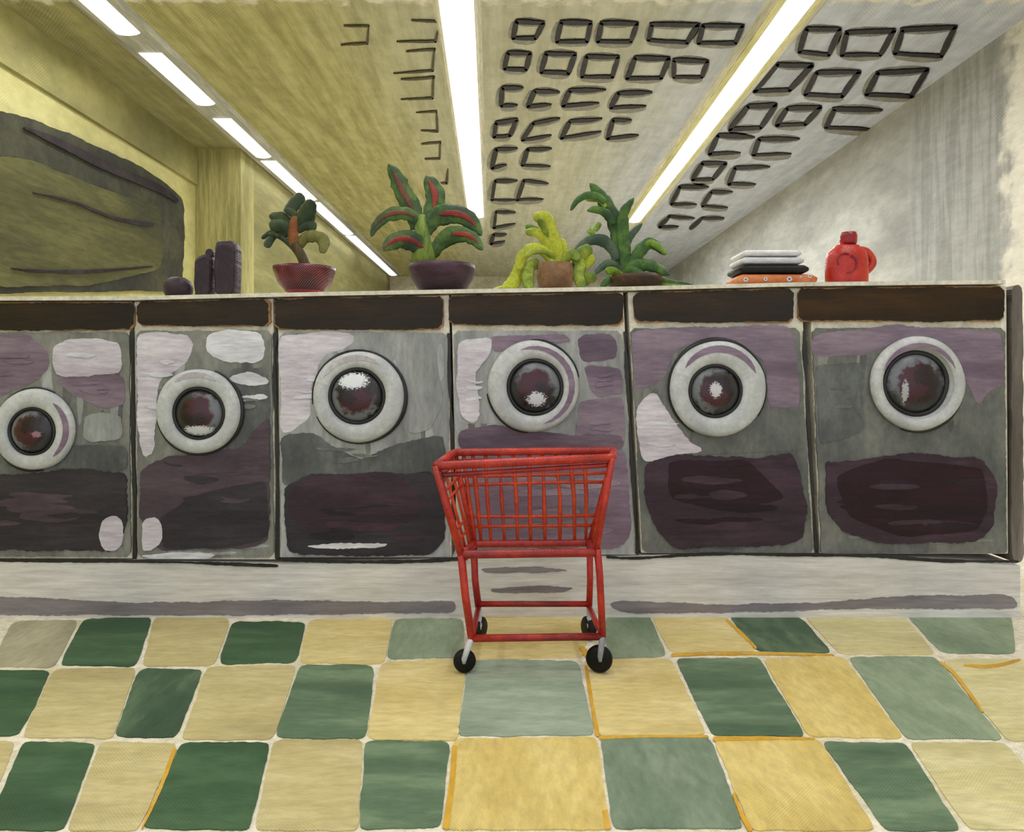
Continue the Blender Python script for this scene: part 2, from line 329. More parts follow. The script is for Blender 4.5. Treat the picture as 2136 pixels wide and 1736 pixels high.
T = [
 ('bg', [(25, 1295), (165, 1293), (115, 1392), (-20, 1390)]), ('dg', [(175, 1290), (318, 1286), (286, 1389), (122, 1388)]), ('be', [(321, 1287), (480, 1290), (447, 1390), (296, 1390)]),
 ('dg', [(483, 1296), (640, 1297), (618, 1382), (456, 1384)]), ('ye', [(643, 1292), (820, 1288), (802, 1385), (623, 1384)]), ('sg', [(823, 1290), (968, 1290), (968, 1370), (805, 1375)]),
 ('ye', [(995, 1277), (1225, 1277), (1218, 1372), (980, 1375)]), ('sg', [(1262, 1285), (1355, 1283), (1393, 1370), (1265, 1372)]), ('ye', [(1358, 1282), (1508, 1282), (1578, 1358), (1398, 1362)]),
 ('dg2', [(1518, 1285), (1668, 1285), (1738, 1362), (1583, 1358)]), ('pc', [(1671, 1278), (1878, 1276), (1953, 1365), (1753, 1365)]), ('sg', [(1883, 1273), (2108, 1277), (2122, 1365), (1963, 1362)]),
 ('dg', [(-60, 1397), (108, 1398), (40, 1535), (-110, 1535)]), ('be', [(111, 1395), (284, 1393), (235, 1540), (45, 1538)]), ('dg2', [(290, 1394), (425, 1396), (367, 1539), (238, 1535)]),
 ('be', [(431, 1391), (620, 1386), (570, 1542), (378, 1542)]), ('mg', [(624, 1386), (782, 1388), (762, 1540), (573, 1538)]), ('ye', [(795, 1380), (972, 1376), (955, 1545), (766, 1542)]),
 ('sb', [(977, 1376), (1207, 1378), (1240, 1533), (955, 1535)]), ('ye', [(1217, 1375), (1400, 1373), (1475, 1533), (1248, 1535)]), ('mg', [(1408, 1373), (1583, 1371), (1681, 1535), (1485, 1534)]),
 ('yb', [(1590, 1372), (1760, 1368), (1886, 1540), (1688, 1537)]), ('sg', [(1766, 1369), (1953, 1369), (2093, 1542), (1890, 1540)]), ('pc', [(1963, 1375), (2180, 1375), (2330, 1545), (2100, 1545)]),
 ('be', [(-150, 1545), (35, 1545), (-42, 1730), (-240, 1728)]), ('dg', [(47, 1545), (202, 1550), (133, 1732), (-30, 1730)]), ('be', [(208, 1546), (372, 1550), (288, 1732), (140, 1732)]),
 ('dg', [(378, 1548), (565, 1548), (520, 1732), (298, 1726)]), ('be', [(570, 1543), (756, 1543), (746, 1732), (530, 1732)]), ('mg', [(762, 1544), (938, 1548), (920, 1724), (748, 1730)]),
 ('yb', [(946, 1540), (1245, 1537), (1272, 1730), (925, 1730)]), ('gb', [(1251, 1535), (1482, 1538), (1552, 1728), (1280, 1727)]), ('yb', [(1488, 1540), (1708, 1542), (1828, 1732), (1568, 1732)]),
 ('mg', [(1714, 1546), (1888, 1550), (2006, 1732), (1848, 1732)]), ('pc', [(1895, 1548), (2100, 1550), (2240, 1730), (2020, 1730)]),
]
fl = MB(); fl.box((XL-.1, YN, -.1), (XR+.1, YB+.1, 0))
for i, (k_, q) in enumerate(T):
    fl.prism([onfloor(x, y, .003) for x, y in rag(q, 1.6, 9, i, 2)], (0, 0, -.0035), ti(k_))
# further tiles of the same floor beside and nearer than the painted rows
for r, (y0, y1) in enumerate(((2.585, 2.21), (2.185, 1.72), (1.70, 1.37), (1.34, .98), (.95, .55), (.52, .12), (.09, -.33), (-.36, -.8))):
    for c in range(-11, 12):
        if r < 3 and -6 <= c <= 6: continue
        xa, xb = c*.295, c*.295+.28
        if r < 3: xa += .42 if c > 0 else -.10; xb += .42 if c > 0 else -.10
        if xa < XL or xb > XR: continue
        fl.prism([(xa, y0, .003), (xb, y0, .003), (xb, y1, .003), (xa, y1, .003)], (0, 0, -.0035), ti(['mg', 'ye', 'dg', 'be'][(c+r) % 2*0+((c+r) % 2)+2*((c*3+r*5) % 4 > 1)]))
# ochre underpainting showing along some joints
oc = [([(1222, 1388), (1232, 1450), (1247, 1535)], [5, 8, 6]), ([(948, 1555), (944, 1620), (930, 1728)], [10, 12, 14]), ([(1262, 1690), (1268, 1728)], [12, 12]), ([(365, 1560), (340, 1630), (296, 1728)], [9, 8, 4]),
      ([(1400, 1366), (1480, 1363), (1590, 1362), (1740, 1366)], [6, 5, 5, 3]), ([(1515, 1292), (1550, 1325), (1578, 1352)], [6, 7, 4]), ([(1380, 1283), (1450, 1281), (1510, 1283)], [5, 7, 4]),
      ([(1488, 1541), (1600, 1540), (1700, 1541)], [9, 8, 4]), ([(1960, 1380), (1995, 1410), (2050, 1485)], [5, 8, 5]), ([(1680, 1280), (1780, 1283), (1870, 1278)], [4, 6, 4]), ([(1530, 1655), (1548, 1700), (1566, 1732)], [6, 9, 7]),
      ([(2010, 1388), (2070, 1390), (2128, 1376)], [3, 7, 4]), ([(1010, 1283), (1080, 1281), (1190, 1281)], [10, 12, 6]), ([(1210, 1350), (1222, 1362), (1228, 1375)], [10, 12, 6]), ([(1250, 1538), (1350, 1536), (1478, 1536)], [8, 4, 6])]
for i, (pl, ww) in enumerate(oc):
    sl = smooth_line([(a, b, c) for (a, b), c in zip(pl, ww)], 6)
    fl.prism([onfloor(x, y, .0042) for x, y in rag(stroke_poly([(q[0], q[1]) for q in sl], [q[2] for q in sl]), .8, 9, i, 1)], (0, 0, -.003), ti('oc'))
struct(fl.build('floor', tm))
# ------------------------------------------------------------------ ceiling lamps
M['house'] = paint('lamp_housing', (206, 202, 184), (220, 216, 200), (182, 178, 156), scale=5, stretch=(4, .3, 1), plane='xy', weave=.1)
M['houseg'] = paint('lamp_housing_grey', (168, 168, 158), (190, 190, 182), (140, 140, 132), scale=5, stretch=(4, .3, 1), plane='xy', weave=.1)
M['yel'] = paint('lamp_yellow_edge', (206, 202, 140), (220, 214, 160), (184, 178, 110), scale=5, stretch=(4, .3, 1), plane='xy', weave=.1)
diff = glow('lamp_diffuser', (255, 252, 246), .95)
def lamp(x, x2, y0, y1, w, core, segs, label, hm, yel=False):
    g = thing('ceiling_lamp', label, 'ceiling light', (x, y0, CEIL), 'long strip lights on the ceiling')
    def X(y): return x+(x2-x)*(y-y0)/(y1-y0)
    h = MB(); z0, z1 = CEIL-.025, CEIL+.0
    h.prism([(X(y0)-w/2, y0, z1), (X(y0)+w/2, y0, z1), (X(y0)+w*.42, y0, z0), (X(y0)-w*.42, y0, z0)], (x2-x, y1-y0, 0))
    h.build('housing', hm, g)
    if yel:
        e = MB()
        for s, ww in ((-.31, .025), (.30, .014)):
            a, b = X(y0)+s*w, X(y1)+s*w
            e.prism([(a-ww, y0, z0), (a+ww, y0, z0), (a+ww, y0, z0-.006), (a-ww, y0, z0-.006)], (x2-x, y1-y0, 0))
        e.build('edge_strip', M['yel'], g)
    for a, b in segs:
        d = MB(); o = core/2
        pts = []
        for k_ in range(9):
            t = math.pi*k_/8; pts.append((-math.cos(t)*o, -math.sin(t)*.022))
        q = [Vector((X(a)+u, a, z0+v)) for u, v in pts]
        d.prism(q, (X(b)-X(a), b-a, 0)); d.build('diffuser', diff, g)
lamp(-2.60, -2.66, .3, YB-.3, .34, .17, [(.4, 2.2), (2.4, 4.9), (5.2, 6.15), (6.5, 7.6), (7.75, 9.4), (9.55, 11.6), (11.75, 16.1)], 'long strip light with separate white tubes, leftmost on the ceiling', M['houseg'])
lamp(-.23, -.54, .3, 11.2, .31, .22, [(.4, 10.4)], 'long white strip light running back along the ceiling centre', M['house'])
lamp(1.79, 1.82, .3, 11.2, .38, .18, [(.4, 10.7)], 'long strip light with yellowish edges, rightmost on the ceiling', M['house'], True)
# ------------------------------------------------------------------ black square frames painted on / fixed to the ceiling
M['frame'] = paint('frame_black', (28, 26, 29), (42, 40, 43), (20, 19, 21), scale=20, plane='xy', weave=.1, period=.028, light=(110, 106, 98))
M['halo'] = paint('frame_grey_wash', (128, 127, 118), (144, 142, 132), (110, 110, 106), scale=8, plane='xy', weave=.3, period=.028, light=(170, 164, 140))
M['thin'] = paint('frame_thin_umber', (74, 68, 48), (86, 80, 58), (60, 55, 40), scale=20, plane='xy', weave=.1)
rows = [
 ('top row', 1.0, [([(1078, 46), (1134, 49), (1116, 82), (1070, 81)], 'TRBL'), ([(1171, 48), (1232, 49), (1224, 88), (1161, 88)], 'TRBL'), ([(1255, 49), (1329, 50), (1316, 88), (1247, 88)], 'TRBL'), ([(1360, 53), (1456, 53), (1433, 91), (1353, 85)], 'TRBL'), ([(1467, 55), (1549, 55), (1534, 91), (1457, 91)], 'TRBL')]),
 ('second row', 1.0, [([(1060, 111), (1106, 113), (1097, 146), (1052, 145)], 'TRBL'), ([(1139, 113), (1200, 114), (1186, 154), (1129, 152)], 'TRBL'), ([(1224, 119), (1290, 120), (1277, 162), (1213, 161)], 'TRBL'), ([(1325, 122), (1395, 123), (1379, 164), (1308, 165)], 'TRBL'), ([(1406, 127), (1476, 129), (1464, 162), (1405, 162)], 'TRBL')]),
 ('third row', 1.0, [([(1048, 184), (1090, 184), (1078, 220), (1045, 222)], 'TBL'), ([(1116, 191), (1165, 194), (1148, 220), (1100, 223)], 'TBL'), ([(1189, 190), (1261, 188), (1247, 216), (1174, 222)], 'TBL'), ([(1290, 196), (1357, 194), (1345, 222), (1274, 226)], 'TBL')]),
 ('fourth row', .9, [([(1035, 258), (1078, 251), (1064, 284), (1030, 287)], 'TRBL'), ([(1113, 258), (1165, 249), (1147, 284), (1090, 293)], 'TBL'), ([(1189, 255), (1253, 249), (1250, 277), (1171, 289)], 'TBL'), ([(1279, 252), (1316, 252), (1329, 283), (1267, 290)], 'TBL')]),
 ('fifth row', .9, [([(1035, 313), (1078, 311), (1056, 345), (1026, 352)], 'TBL'), ([(1101, 313), (1149, 311), (1146, 348), (1089, 346)], 'TBL')]),
 ('sixth row', .8, [([(1033, 378), (1078, 378), (1076, 418), (1026, 418)], 'TBL'), ([(1093, 378), (1142, 384), (1131, 416), (1080, 418)], 'TBL')]),
 ('seventh row', .7, [([(1035, 442), (1074, 444), (1074, 468), (1030, 476)], 'TBL')]),
 ('lowest row', .7, [([(1030, 490), (1056, 490), (1052, 504), (1024, 510)], 'TBL')]),
]
rrows = [
 ('top row', 1.25, [([(1683, 62), (1752, 62), (1729, 116), (1667, 109)], 'TRBL'), ([(1767, 69), (1865, 65), (1836, 116), (1756, 116)], 'TRBL'), ([(1883, 64), (1992, 58), (1963, 118), (1867, 113)], 'TRBL')]),
 ('second row', 1.2, [([(1622, 136), (1694, 138), (1647, 189), (1574, 191)], 'TRBL'), ([(1705, 153), (1792, 151), (1756, 202), (1680, 198)], 'TRBL'), ([(1832, 153), (1934, 147), (1901, 202), (1807, 198)], 'TRBL')]),
 ('third row', 1.1, [([(1560, 223), (1618, 220), (1587, 267), (1522, 271)], 'TRBL'), ([(1643, 227), (1712, 225), (1680, 260), (1620, 262)], 'TRBL'), ([(1741, 229), (1836, 231), (1818, 271), (1723, 267)], 'TBL')]),
 ('fourth row', 1.0, [([(1498, 283), (1571, 287), (1542, 320), (1480, 322)], 'TBL'), ([(1585, 291), (1665, 291), (1647, 322), (1571, 325)], 'TBL')]),
 ('fifth row', .9, [([(1465, 342), (1514, 342), (1487, 374), (1444, 376)], 'TRBL'), ([(1534, 351), (1603, 349), (1574, 385), (1520, 385)], 'TBL')]),
 ('sixth row', .85, [([(1418, 391), (1476, 391), (1451, 427), (1400, 427)], 'TBL'), ([(1484, 401), (1527, 401), (1516, 434), (1465, 431)], 'TBL')]),
 ('lowest row', .7, [([(1396, 452), (1447, 456), (1414, 474), (1375, 474)], 'TBL'), ([(1465, 456), (1509, 456), (1480, 473), (1440, 478)], 'TL')]),
]
lrows = [
 ('', .3, [([(719, 56), (769, 56), (766, 92), (713, 95)], 'TRB')]),
 ('', .3, [([(861, 45), (919, 47), (908, 88), (831, 88)], 'TRB')]), ('', .3, [([(850, 109), (906, 105), (902, 148), (824, 154)], 'TRB')]), ('', .3, [([(839, 167), (904, 163), (902, 206), (839, 208)], 'TRB')]),
 ('', .3, [([(869, 236), (910, 234), (912, 275), (880, 273)], 'TRB')]), ('', .3, [([(880, 301), (919, 298), (917, 331), (887, 333)], 'TRB')]), ('', .3, [([(922, 354), (934, 354), (932, 383), (920, 383)], 'RB')]),
]
def tile_frame(q, sides, k_, label, group, thin=False, seed=0, halo=True):
    g = MB(); k_ = min(k_, 1.08); W = 9.5*k_ if not thin else 4.8
    n = {'T': (0, 1), 'R': (1, 2), 'B': (2, 3), 'L': (3, 0)}; rd = random.Random(seed)
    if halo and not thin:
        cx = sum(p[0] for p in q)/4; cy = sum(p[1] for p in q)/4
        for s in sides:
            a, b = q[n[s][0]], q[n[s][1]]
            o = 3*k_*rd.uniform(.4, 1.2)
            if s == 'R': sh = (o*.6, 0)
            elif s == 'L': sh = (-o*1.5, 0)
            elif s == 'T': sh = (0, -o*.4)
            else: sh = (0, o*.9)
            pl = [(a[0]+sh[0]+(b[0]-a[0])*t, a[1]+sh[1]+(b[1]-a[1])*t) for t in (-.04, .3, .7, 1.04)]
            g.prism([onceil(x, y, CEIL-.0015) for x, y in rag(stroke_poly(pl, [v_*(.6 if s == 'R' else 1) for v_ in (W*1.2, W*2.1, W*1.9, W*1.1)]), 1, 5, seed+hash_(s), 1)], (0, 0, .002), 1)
    for s in sides:
        a, b = q[n[s][0]], q[n[s][1]]
        f = .82 if s in 'TB' else .95
        if thin: ws = [W, W, W*.8, W*.45] if s == 'B' else [W*.4, W*.9, W, W]
        elif s == 'T': ws = [W*1.0, W*1.15, W*1.1, W*(.9 if 'R' in sides else .3)]
        elif s == 'B': ws = [W*(.9 if 'R' in sides else .3), W*.9, W*.85, W*.85]
        else: ws = [W*.9, W*1.1, W*1.15, W*.85]
        ov = .05
        pl = [(a[0]+(b[0]-a[0])*t+rd.uniform(-.6, .6), a[1]+(b[1]-a[1])*t+rd.uniform(-.8, .8)) for t in (-ov, .33, .66, 1+ov)]
        g.prism([onceil(x, y, CEIL-.012) for x, y in rag(stroke_poly(pl, [max(1.2, v*f) for v in ws]), .7, 4, seed+hash_(s)+9, 1)], (0, 0, .0125), 0)
    o = g.build('square_frame', [M['thin'] if thin else M['frame'], M['halo']])
    c = sum((v.co for v in o.data.vertices), Vector())/len(o.data.vertices); c.z = CEIL
    for v in o.data.vertices: v.co -= c
    o.location = c; o['kind'] = 'thing'
    return tag(o, label, 'square frame', group)
def hash_(s): return {'T': 1, 'R': 2, 'B': 3, 'L': 4}[s]
ordn = ['leftmost', 'second', 'third', 'fourth', 'fifth']; sd = 0
for (nm, k_, fr) in rows:
    for i, (q, s) in enumerate(fr):
        sd += 11
        where = ('only one' if len(fr) == 1 else 'leftmost one' if i == 0 else 'rightmost one' if i == len(fr)-1 else ordn[i]+' one from left')
        tile_frame(q, s, k_, 'black square frame, %s in the %s between centre and right lights' % (where, nm), 'black frames between the centre and right lights', seed=sd)
for (nm, k_, fr) in rrows:
    for i, (q, s) in enumerate(fr):
        sd += 11
        where = 'leftmost one' if i == 0 else 'rightmost one' if i == len(fr)-1 else 'middle one'
        tile_frame(q, s, k_, 'black square frame, %s in the %s right of the rightmost light' % (where, nm), 'black frames right of the rightmost light', seed=sd)
ll = ['thin brown open frame standing alone, farthest left on olive ceiling'] + ['thin brown open frame left of centre light, %s of its column' % w_ for w_ in ('topmost', 'second from top', 'third from top', 'third from bottom', 'second from bottom', 'bottommost')]
for lb, (nm, k_, fr) in zip(ll, lrows):
    sd += 11; tile_frame(fr[0][0], fr[0][1], k_, lb, 'thin open frames left of the centre light', True, sd)
# ------------------------------------------------------------------ plinth, worktop, end post
pt = [(-130, 1170), (280, 1172), (570, 1178), (800, 1172), (1000, 1166), (1300, 1163), (1500, 1158), (1700, 1160), (1900, 1166), (2128, 1180)]
DP = 2.575
def ztopplinth(x):
    for (a, b), (c, d) in zip(pt, pt[1:]):
        if a <= x <= c: return P(x, b+(d-b)*(x-a)/(c-a), DP).z
    return P(x, 1170, DP).z
pl = MB()
xs = [p[0] for p in pt]
top = [P(x, y, DP) for x, y in pt]
low = [Vector((v.x, v.y, 0)) for v in reversed(top)]
pl.prism(top+low, (0, .72, 0), 0)
stripe = [(-130, 1262), (0, 1244), (130, 1250), (300, 1258), (560, 1252), (800, 1256), (950, 1254), (950, 1278), (700, 1282), (400, 1284), (0, 1284), (-130, 1284)]
dab(pl, stripe, DP, .0015, 1, 2, 3)
dab(pl, [(1268, 1262), (1290, 1254), (1500, 1262), (1700, 1258), (1880, 1244), (2100, 1240), (2125, 1256), (2120, 1272), (1800, 1270), (1560, 1278), (1300, 1278)], DP, .0015, 1, 2, 4)
dab(pl, [(1000, 1185), (1120, 1182), (1190, 1190), (1120, 1196), (1010, 1197)], DP, .0015, 1, 1.5, 5)
dab(pl, [(1020, 1228), (1120, 1222), (1200, 1226), (1180, 1236), (1030, 1238)], DP, .0015, 1, 1.5, 6)
ppl = thing('plinth', 'long pale grey plinth with violet grey lower stripe under the washing machines', 'plinth', (0, DP, 0))
pl.build('base', [M['plinth'], M['plinthd']], ppl)
ln = MB()
for seg in ([(-130, 1168), (100, 1170), (275, 1171), (420, 1175), (580, 1181)], [(585, 1168), (700, 1172), (850, 1172), (975, 1165)], [(1265, 1162), (1330, 1165), (1480, 1156), (1640, 1158), (1820, 1160), (1960, 1170), (2125, 1172)]):
    sl = smooth_line(seg, 5); dab(ln, stroke_poly([(q[0], q[1]) for q in sl], 6.5), DP, .004, 0, 1.2, 8, th=.003, rnd=1)
ln.build('dark_seam', M['black'], ppl)
# end post at the right
ep = MB(); ep.prism([P(x, y, 2.59) for x, y in rag([(2111, 597), (2131, 594), (2134, 700), (2135, 1172), (2114, 1176), (2110, 1100)], 1.5, 12, 4)], (0, .68, 0))
epo = ep.build('end_panel', M['post']); tag(epo, 'tall narrow grey brown end panel closing the row at the right', 'panel')
# worktop
wt = [(-160, 619), (280, 618), (570, 611), (930, 604), (1300, 598), (1660, 589), (2098, 584)]
def ywt(x):
    for (a, b), (c, d) in zip(wt, wt[1:]):
        if a <= x <= c: return b+(d-b)*(x-a)/(c-a)
    return wt[-1][1]
def zwt(X):
    """height of the worktop at world X"""
    return P(0, ywt(CX+X*F/2.575), 2.575).z
wm = MB(); tp = [P(x, y, 2.575) for x, y in wt]; wm.prism(tp+[v-Vector((0, 0, .014)) for v in reversed(tp)], (0, .72, 0))
wk = wm.build('worktop', M['cream']); tag(wk, 'long thin cream worktop lying across the tops of all the machines', 'worktop')
# ------------------------------------------------------------------ washing machines
LIL, WHT, MAU, MA2, GRM, CHA, PLU, DEE, VIO, GRL, GRG = 'lilac white mauve mauve2 greymid char plum deep violet greylight greygreen'.split()
machines = [
 dict(box=(-112, 693, 270, 1166, -112, 272), band=(-118, 628, 279, 690), base='greypaint', door=(76, 896, 84, 48), glass=(72, 900), ph=.4, wood='brown', seam=[(274, 690), (276, 800), (277, 950), (281, 1050), (280, 1166)],
  top=[(MAU, [(-110, 698), (60, 696), (100, 728), (104, 770), (66, 800), (10, 822), (-110, 850)]), (MAU, [(108, 792), (160, 776), (262, 786), (262, 846), (205, 852), (150, 822)]),
       (LIL, [(110, 720), (150, 705), (250, 712), (254, 778), (180, 786), (125, 790), (108, 762)]), (GRL, [(172, 872), (190, 862), (255, 864), (256, 918), (175, 920)]), (GRM, [(-110, 962), (150, 928), (262, 930), (264, 982), (-110, 1004)])],
  low=[('charg', [(-110, 1004), (60, 986), (150, 976), (265, 986), (264, 1090), (244, 1150), (-110, 1145)])], over=[(LIL, [(212, 1084), (234, 1075), (256, 1085), (258, 1130), (245, 1150), (215, 1150), (205, 1120)])],
  label='leftmost washing machine, cut by the picture edge, with mauve and lilac highlights painted on its front'),
 dict(box=(284, 690, 566, 1168, 288, 572), band=(287, 620, 564, 682), base='greypaint', door=(416, 858, 88, 53), glass=(418, 862), ph=3.4, wood='brown', seam=[(573, 694), (572, 780), (576, 900), (579, 1000), (577, 1178)],
  top=[(GRM, [(480, 770), (562, 765), (566, 960), (470, 965)]), (LIL, [(286, 700), (330, 690), (395, 700), (405, 730), (388, 758), (334, 790), (326, 850), (320, 948), (296, 954), (285, 880)]),
       (WHT, [(430, 700), (480, 685), (545, 695), (552, 722), (546, 755), (470, 758), (432, 738)]), (WHT, [(470, 790), (520, 776), (560, 790), (558, 803), (500, 804)]), (WHT, [(495, 828), (555, 821), (562, 833), (500, 837)])],
  low=[('plumg', [(290, 980), (330, 960), (500, 935), (560, 868), (564, 1080), (560, 1130), (530, 1142), (330, 1150), (292, 1085)]), ('charg', [(420, 1030), (555, 1000), (560, 1120), (500, 1140), (340, 1148), (330, 1080)])],
  over=[(LIL, [(296, 1088), (320, 1078), (335, 1085), (340, 1120), (325, 1145), (295, 1152)]), (WHT, [(288, 1160), (400, 1152), (456, 1158), (430, 1168), (330, 1168)])],
  label='washing machine second from left, with a white rectangular highlight painted right of its door'),
 dict(box=(584, 694, 933, 1172, 587, 938), band=(573, 618, 924, 689), base='greylight', door=(749, 828, 95, 57), glass=(746, 826), ph=5.2, wood='brown', seam=[(936, 695), (937, 780), (941, 870), (945, 938)],
  top=[(LIL, [(582, 700), (690, 690), (745, 702), (722, 726), (672, 745), (650, 800), (646, 875), (604, 904), (585, 900)]), (GRM, [(586, 908), (650, 900), (700, 935), (750, 962), (830, 925), (925, 905), (932, 1010), (590, 1012)]), (GRL, [(822, 712), (905, 722), (925, 830), (902, 898), (852, 908), (842, 850)])],
  low=[('charg', [(592, 1015), (640, 992), (900, 985), (930, 1060), (930, 1130), (900, 1158), (640, 1160), (598, 1150)]), (PLU, [(605, 1020), (650, 994), (820, 984), (878, 1030), (870, 1078), (822, 1108), (640, 1110), (602, 1072)])],
  over=[(WHT, [(634, 1140), (700, 1133), (812, 1133), (800, 1143), (680, 1146)]), (GRL, [(586, 1158), (630, 1162), (640, 1170), (590, 1170)])],
  label='pale grey washing machine third from left, beside the red cart'),
 dict(box=(946, 690, 1296, 1164, 957, 1324), band=(936, 609, 1299, 680), base='greylight', door=(1112, 806, 95, 57), glass=(1116, 808), ph=2.2, wood='brown', seam=[(1303, 692), (1308, 780), (1318, 960), (1330, 1160)],
  top=[(GRL, [(950, 700), (1290, 694), (1296, 880), (955, 885)]), (MA2, [(1202, 702), (1276, 695), (1290, 720), (1286, 748), (1212, 756)]), (MAU, [(1214, 760), (1298, 768), (1302, 822), (1240, 826)]), (MAU, [(1208, 836), (1300, 826), (1306, 935), (1200, 920)]), (MA2, [(956, 900), (1010, 886), (1200, 908), (1296, 905), (1300, 938), (956, 938)]),
       (MAU, [(1020, 702), (1180, 696), (1196, 715), (1100, 712), (1030, 740)]), (LIL, [(956, 712), (1030, 702), (1022, 738), (990, 780), (1002, 870), (986, 885), (962, 870), (952, 790)])],
  low=[(VIO, [(960, 942), (1302, 938), (1312, 1000), (1318, 1110), (1300, 1142), (980, 1146)])], over=[],
  label='lilac grey washing machine behind the red cart'),
 dict(box=(1314, 684, 1668, 1160, 1341, 1696), band=(1323, 603, 1654, 674), base='greygreen', door=(1496, 811, 100, 54), glass=(1490, 816), ph=.2, wood='brown', seam=[(1678, 690), (1682, 780), (1690, 930), (1704, 1152)],
  top=[(MAU, [(1315, 690), (1480, 680), (1650, 680), (1668, 790), (1668, 850), (1604, 850), (1596, 750), (1490, 702), (1410, 725), (1385, 790), (1325, 820)]), (GRG, [(1440, 900), (1600, 850), (1670, 860), (1678, 940), (1450, 950)]), (LIL, [(1336, 835), (1368, 816), (1398, 870), (1440, 925), (1472, 940), (1400, 950), (1342, 966), (1324, 870)])],
  low=[(PLU, [(1345, 966), (1400, 950), (1580, 956), (1655, 942), (1686, 1060), (1676, 1128), (1600, 1140), (1412, 1145), (1372, 1112), (1345, 1050)]), (DEE, [(1392, 962), (1560, 958), (1640, 1040), (1500, 1066), (1398, 1042)])], over=[],
  label='washing machine second from right, with a lilac highlight painted left of its door'),
 dict(box=(1694, 684, 2096, 1166, 1714, 2100), band=(1666, 595, 2094, 672), base='greygreen', door=(1911, 800, 98, 66), glass=(1906, 800), ph=1.1, wood='brown2', seam=None,
  top=[(MAU, [(1694, 700), (1850, 676), (2090, 692), (2096, 800), (2070, 812), (2040, 850), (2018, 800), (1985, 735), (1920, 700), (1850, 726), (1800, 742), (1696, 745)]), (GRM, [(1700, 760), (1800, 755), (1805, 900), (1710, 930)])],
  low=[(PLU, [(1722, 960), (1742, 968), (1900, 944), (2050, 958), (2080, 1008), (2076, 1100), (2040, 1130), (1850, 1135), (1760, 1112), (1726, 1070)]), (DEE, [(1742, 992), (1850, 956), (2050, 974), (2062, 1060), (2040, 1110), (1880, 1120), (1770, 1080)])], over=[],
  label='rightmost dark grey washing machine with the darkest plum reflection painted low down'),
]
DM = 2.60
for i, q in enumerate(machines):
    x0, y0, x1, y1, xb0, xb1 = q['box']; b0, t0, b1, t1 = q['band']
    cx = (x0+x1)/2; zb = min(ztopplinth(x0), ztopplinth(x1))
    zb = max(ztopplinth(v_) for v_ in (x0, x1, cx, xb0, xb1, xb1+5))+.001
    YMAX[0] = HY+(EYE-zb)*F/DM-1.5
    root = thing('washing_machine', q['label'], 'washing machine', (P(cx, 0, DM).x, DM+.3, zb), 'row of front loading washing machines')
    X0, X1 = P(min(x0, xb0)-4, 0, DM).x, P(max(x1, xb1)+3, 0, DM).x
    zt = P(0, t1, DM).z
    body = MB(); a = P(x0-5, y0, DM); b = P(x1+4, y0, DM); c = P(xb1+4, y1, DM); d = P(xb0-4, y1, DM); c.z = d.z = zb; a.z = zwt(a.x)-.0165; b.z = zwt(b.x)-.0165
    body.prism([a, b, c, d], (0, .64, 0)); body.build('cabinet', M['cream'], root, .004)
    names = [q['base']]
    def idx(n):
        if n not in names: names.append(n)
        return names.index(n)
    fp = MB(); dab(fp, [(x0, y0), (x1, y0), (xb1, y1-5), (xb0, y1-5)], DM, .006, 0, 1.5, i, th=.007, rnd=1)
    near = {'greypaint': ['greymid', 'greylight', 'greygreen'], 'greylight': ['greylight', 'greypaint', 'silver'], 'greygreen': ['greymid', 'greypaint', 'greygreen']}[q['base']]
    mi_ = [idx(n_) for n_ in near]
    strokes(fp, x0+4, y0+4, x1-4, y1-200, 16, mi_, DM, .0062, i*77+1, False, (50, 150), (9, 24))
    strokes(fp, xb0+4, y1-55, xb1-4, y1-12, 7, mi_, DM, .0062, i*77+30, True, (60, 160), (6, 14))
    for j, (cn, pts) in enumerate(q['top']): dab(fp, pts, DM, .0068+.0006*j, idx(cn), 2.6, 10*i+j, th=.001+.0006*j)  # highlights and tonal reflections of the steel front, painted as dabs of colour
    for t_ in q['top']:
        if t_[0] in (MAU, LIL, GRM):
            xs_ = [p_[0] for p_ in t_[1]]; ys_ = [p_[1] for p_ in t_[1]]; mx, my = sum(xs_)/len(xs_), sum(ys_)/len(ys_); w_, h_ = (max(xs_)-min(xs_))*.26, (max(ys_)-min(ys_))*.26
            strokes(fp, mx-w_, my-h_, mx+w_, my+h_, 3, [idx({MAU: 'violet', LIL: 'white', GRM: 'slate2'}[t_[0]])], DM, .0068+.0006*len(q['top'])+.0006, int(mx), True, (30, 90), (5, 11))
    fp.build('front_panel', [M[n] for n in names], root)
    names = ['black']; lp = MB()
    for j, (cn, pts) in enumerate(q['low']+q['over']): dab(lp, pts, DM, .0115+.0007*j, idx(cn), 3 if j == 0 else 2, 10*i+j+5, th=.006)  # dark reflections low on the front with pale highlights, painted in colour
    xs_ = [p_[0] for p_ in q['low'][0][1]]; ys_ = [p_[1] for p_ in q['low'][0][1]]
    nn = {'violet': ['mauve', 'violet2']}.get(q['low'][0][0], ['charg', 'plumg'] if i < 2 else ['deep', 'plum', 'deep2'] if i > 3 else ['char', 'plum', 'plum2'])
    strokes(lp, min(xs_)+22, min(ys_)+40, max(xs_)-22, max(ys_)-30, 14, [idx(n_) for n_ in nn], DM, .0126, i*31, True, (60, 150), (9, 24))
    lp.build('painted_reflection', [M[n] for n in names], root)
    # brown fascia on top of the cabinet, sienna showing round its edge
    tc_ = MB(); zb_ = zwt
    pts = [P(b0, t1+3, DM), P(b1, t1+3, DM)]
    A = Vector((P(b0, 0, DM).x, DM-.012, 0)); B = Vector((P(b1, 0, DM).x, DM-.012, 0))
    za, zc = zwt(A.x)-.0145, zwt(B.x)-.0145; zl = zt+.0005
    yl = HY-(zl-EYE)*F/DM
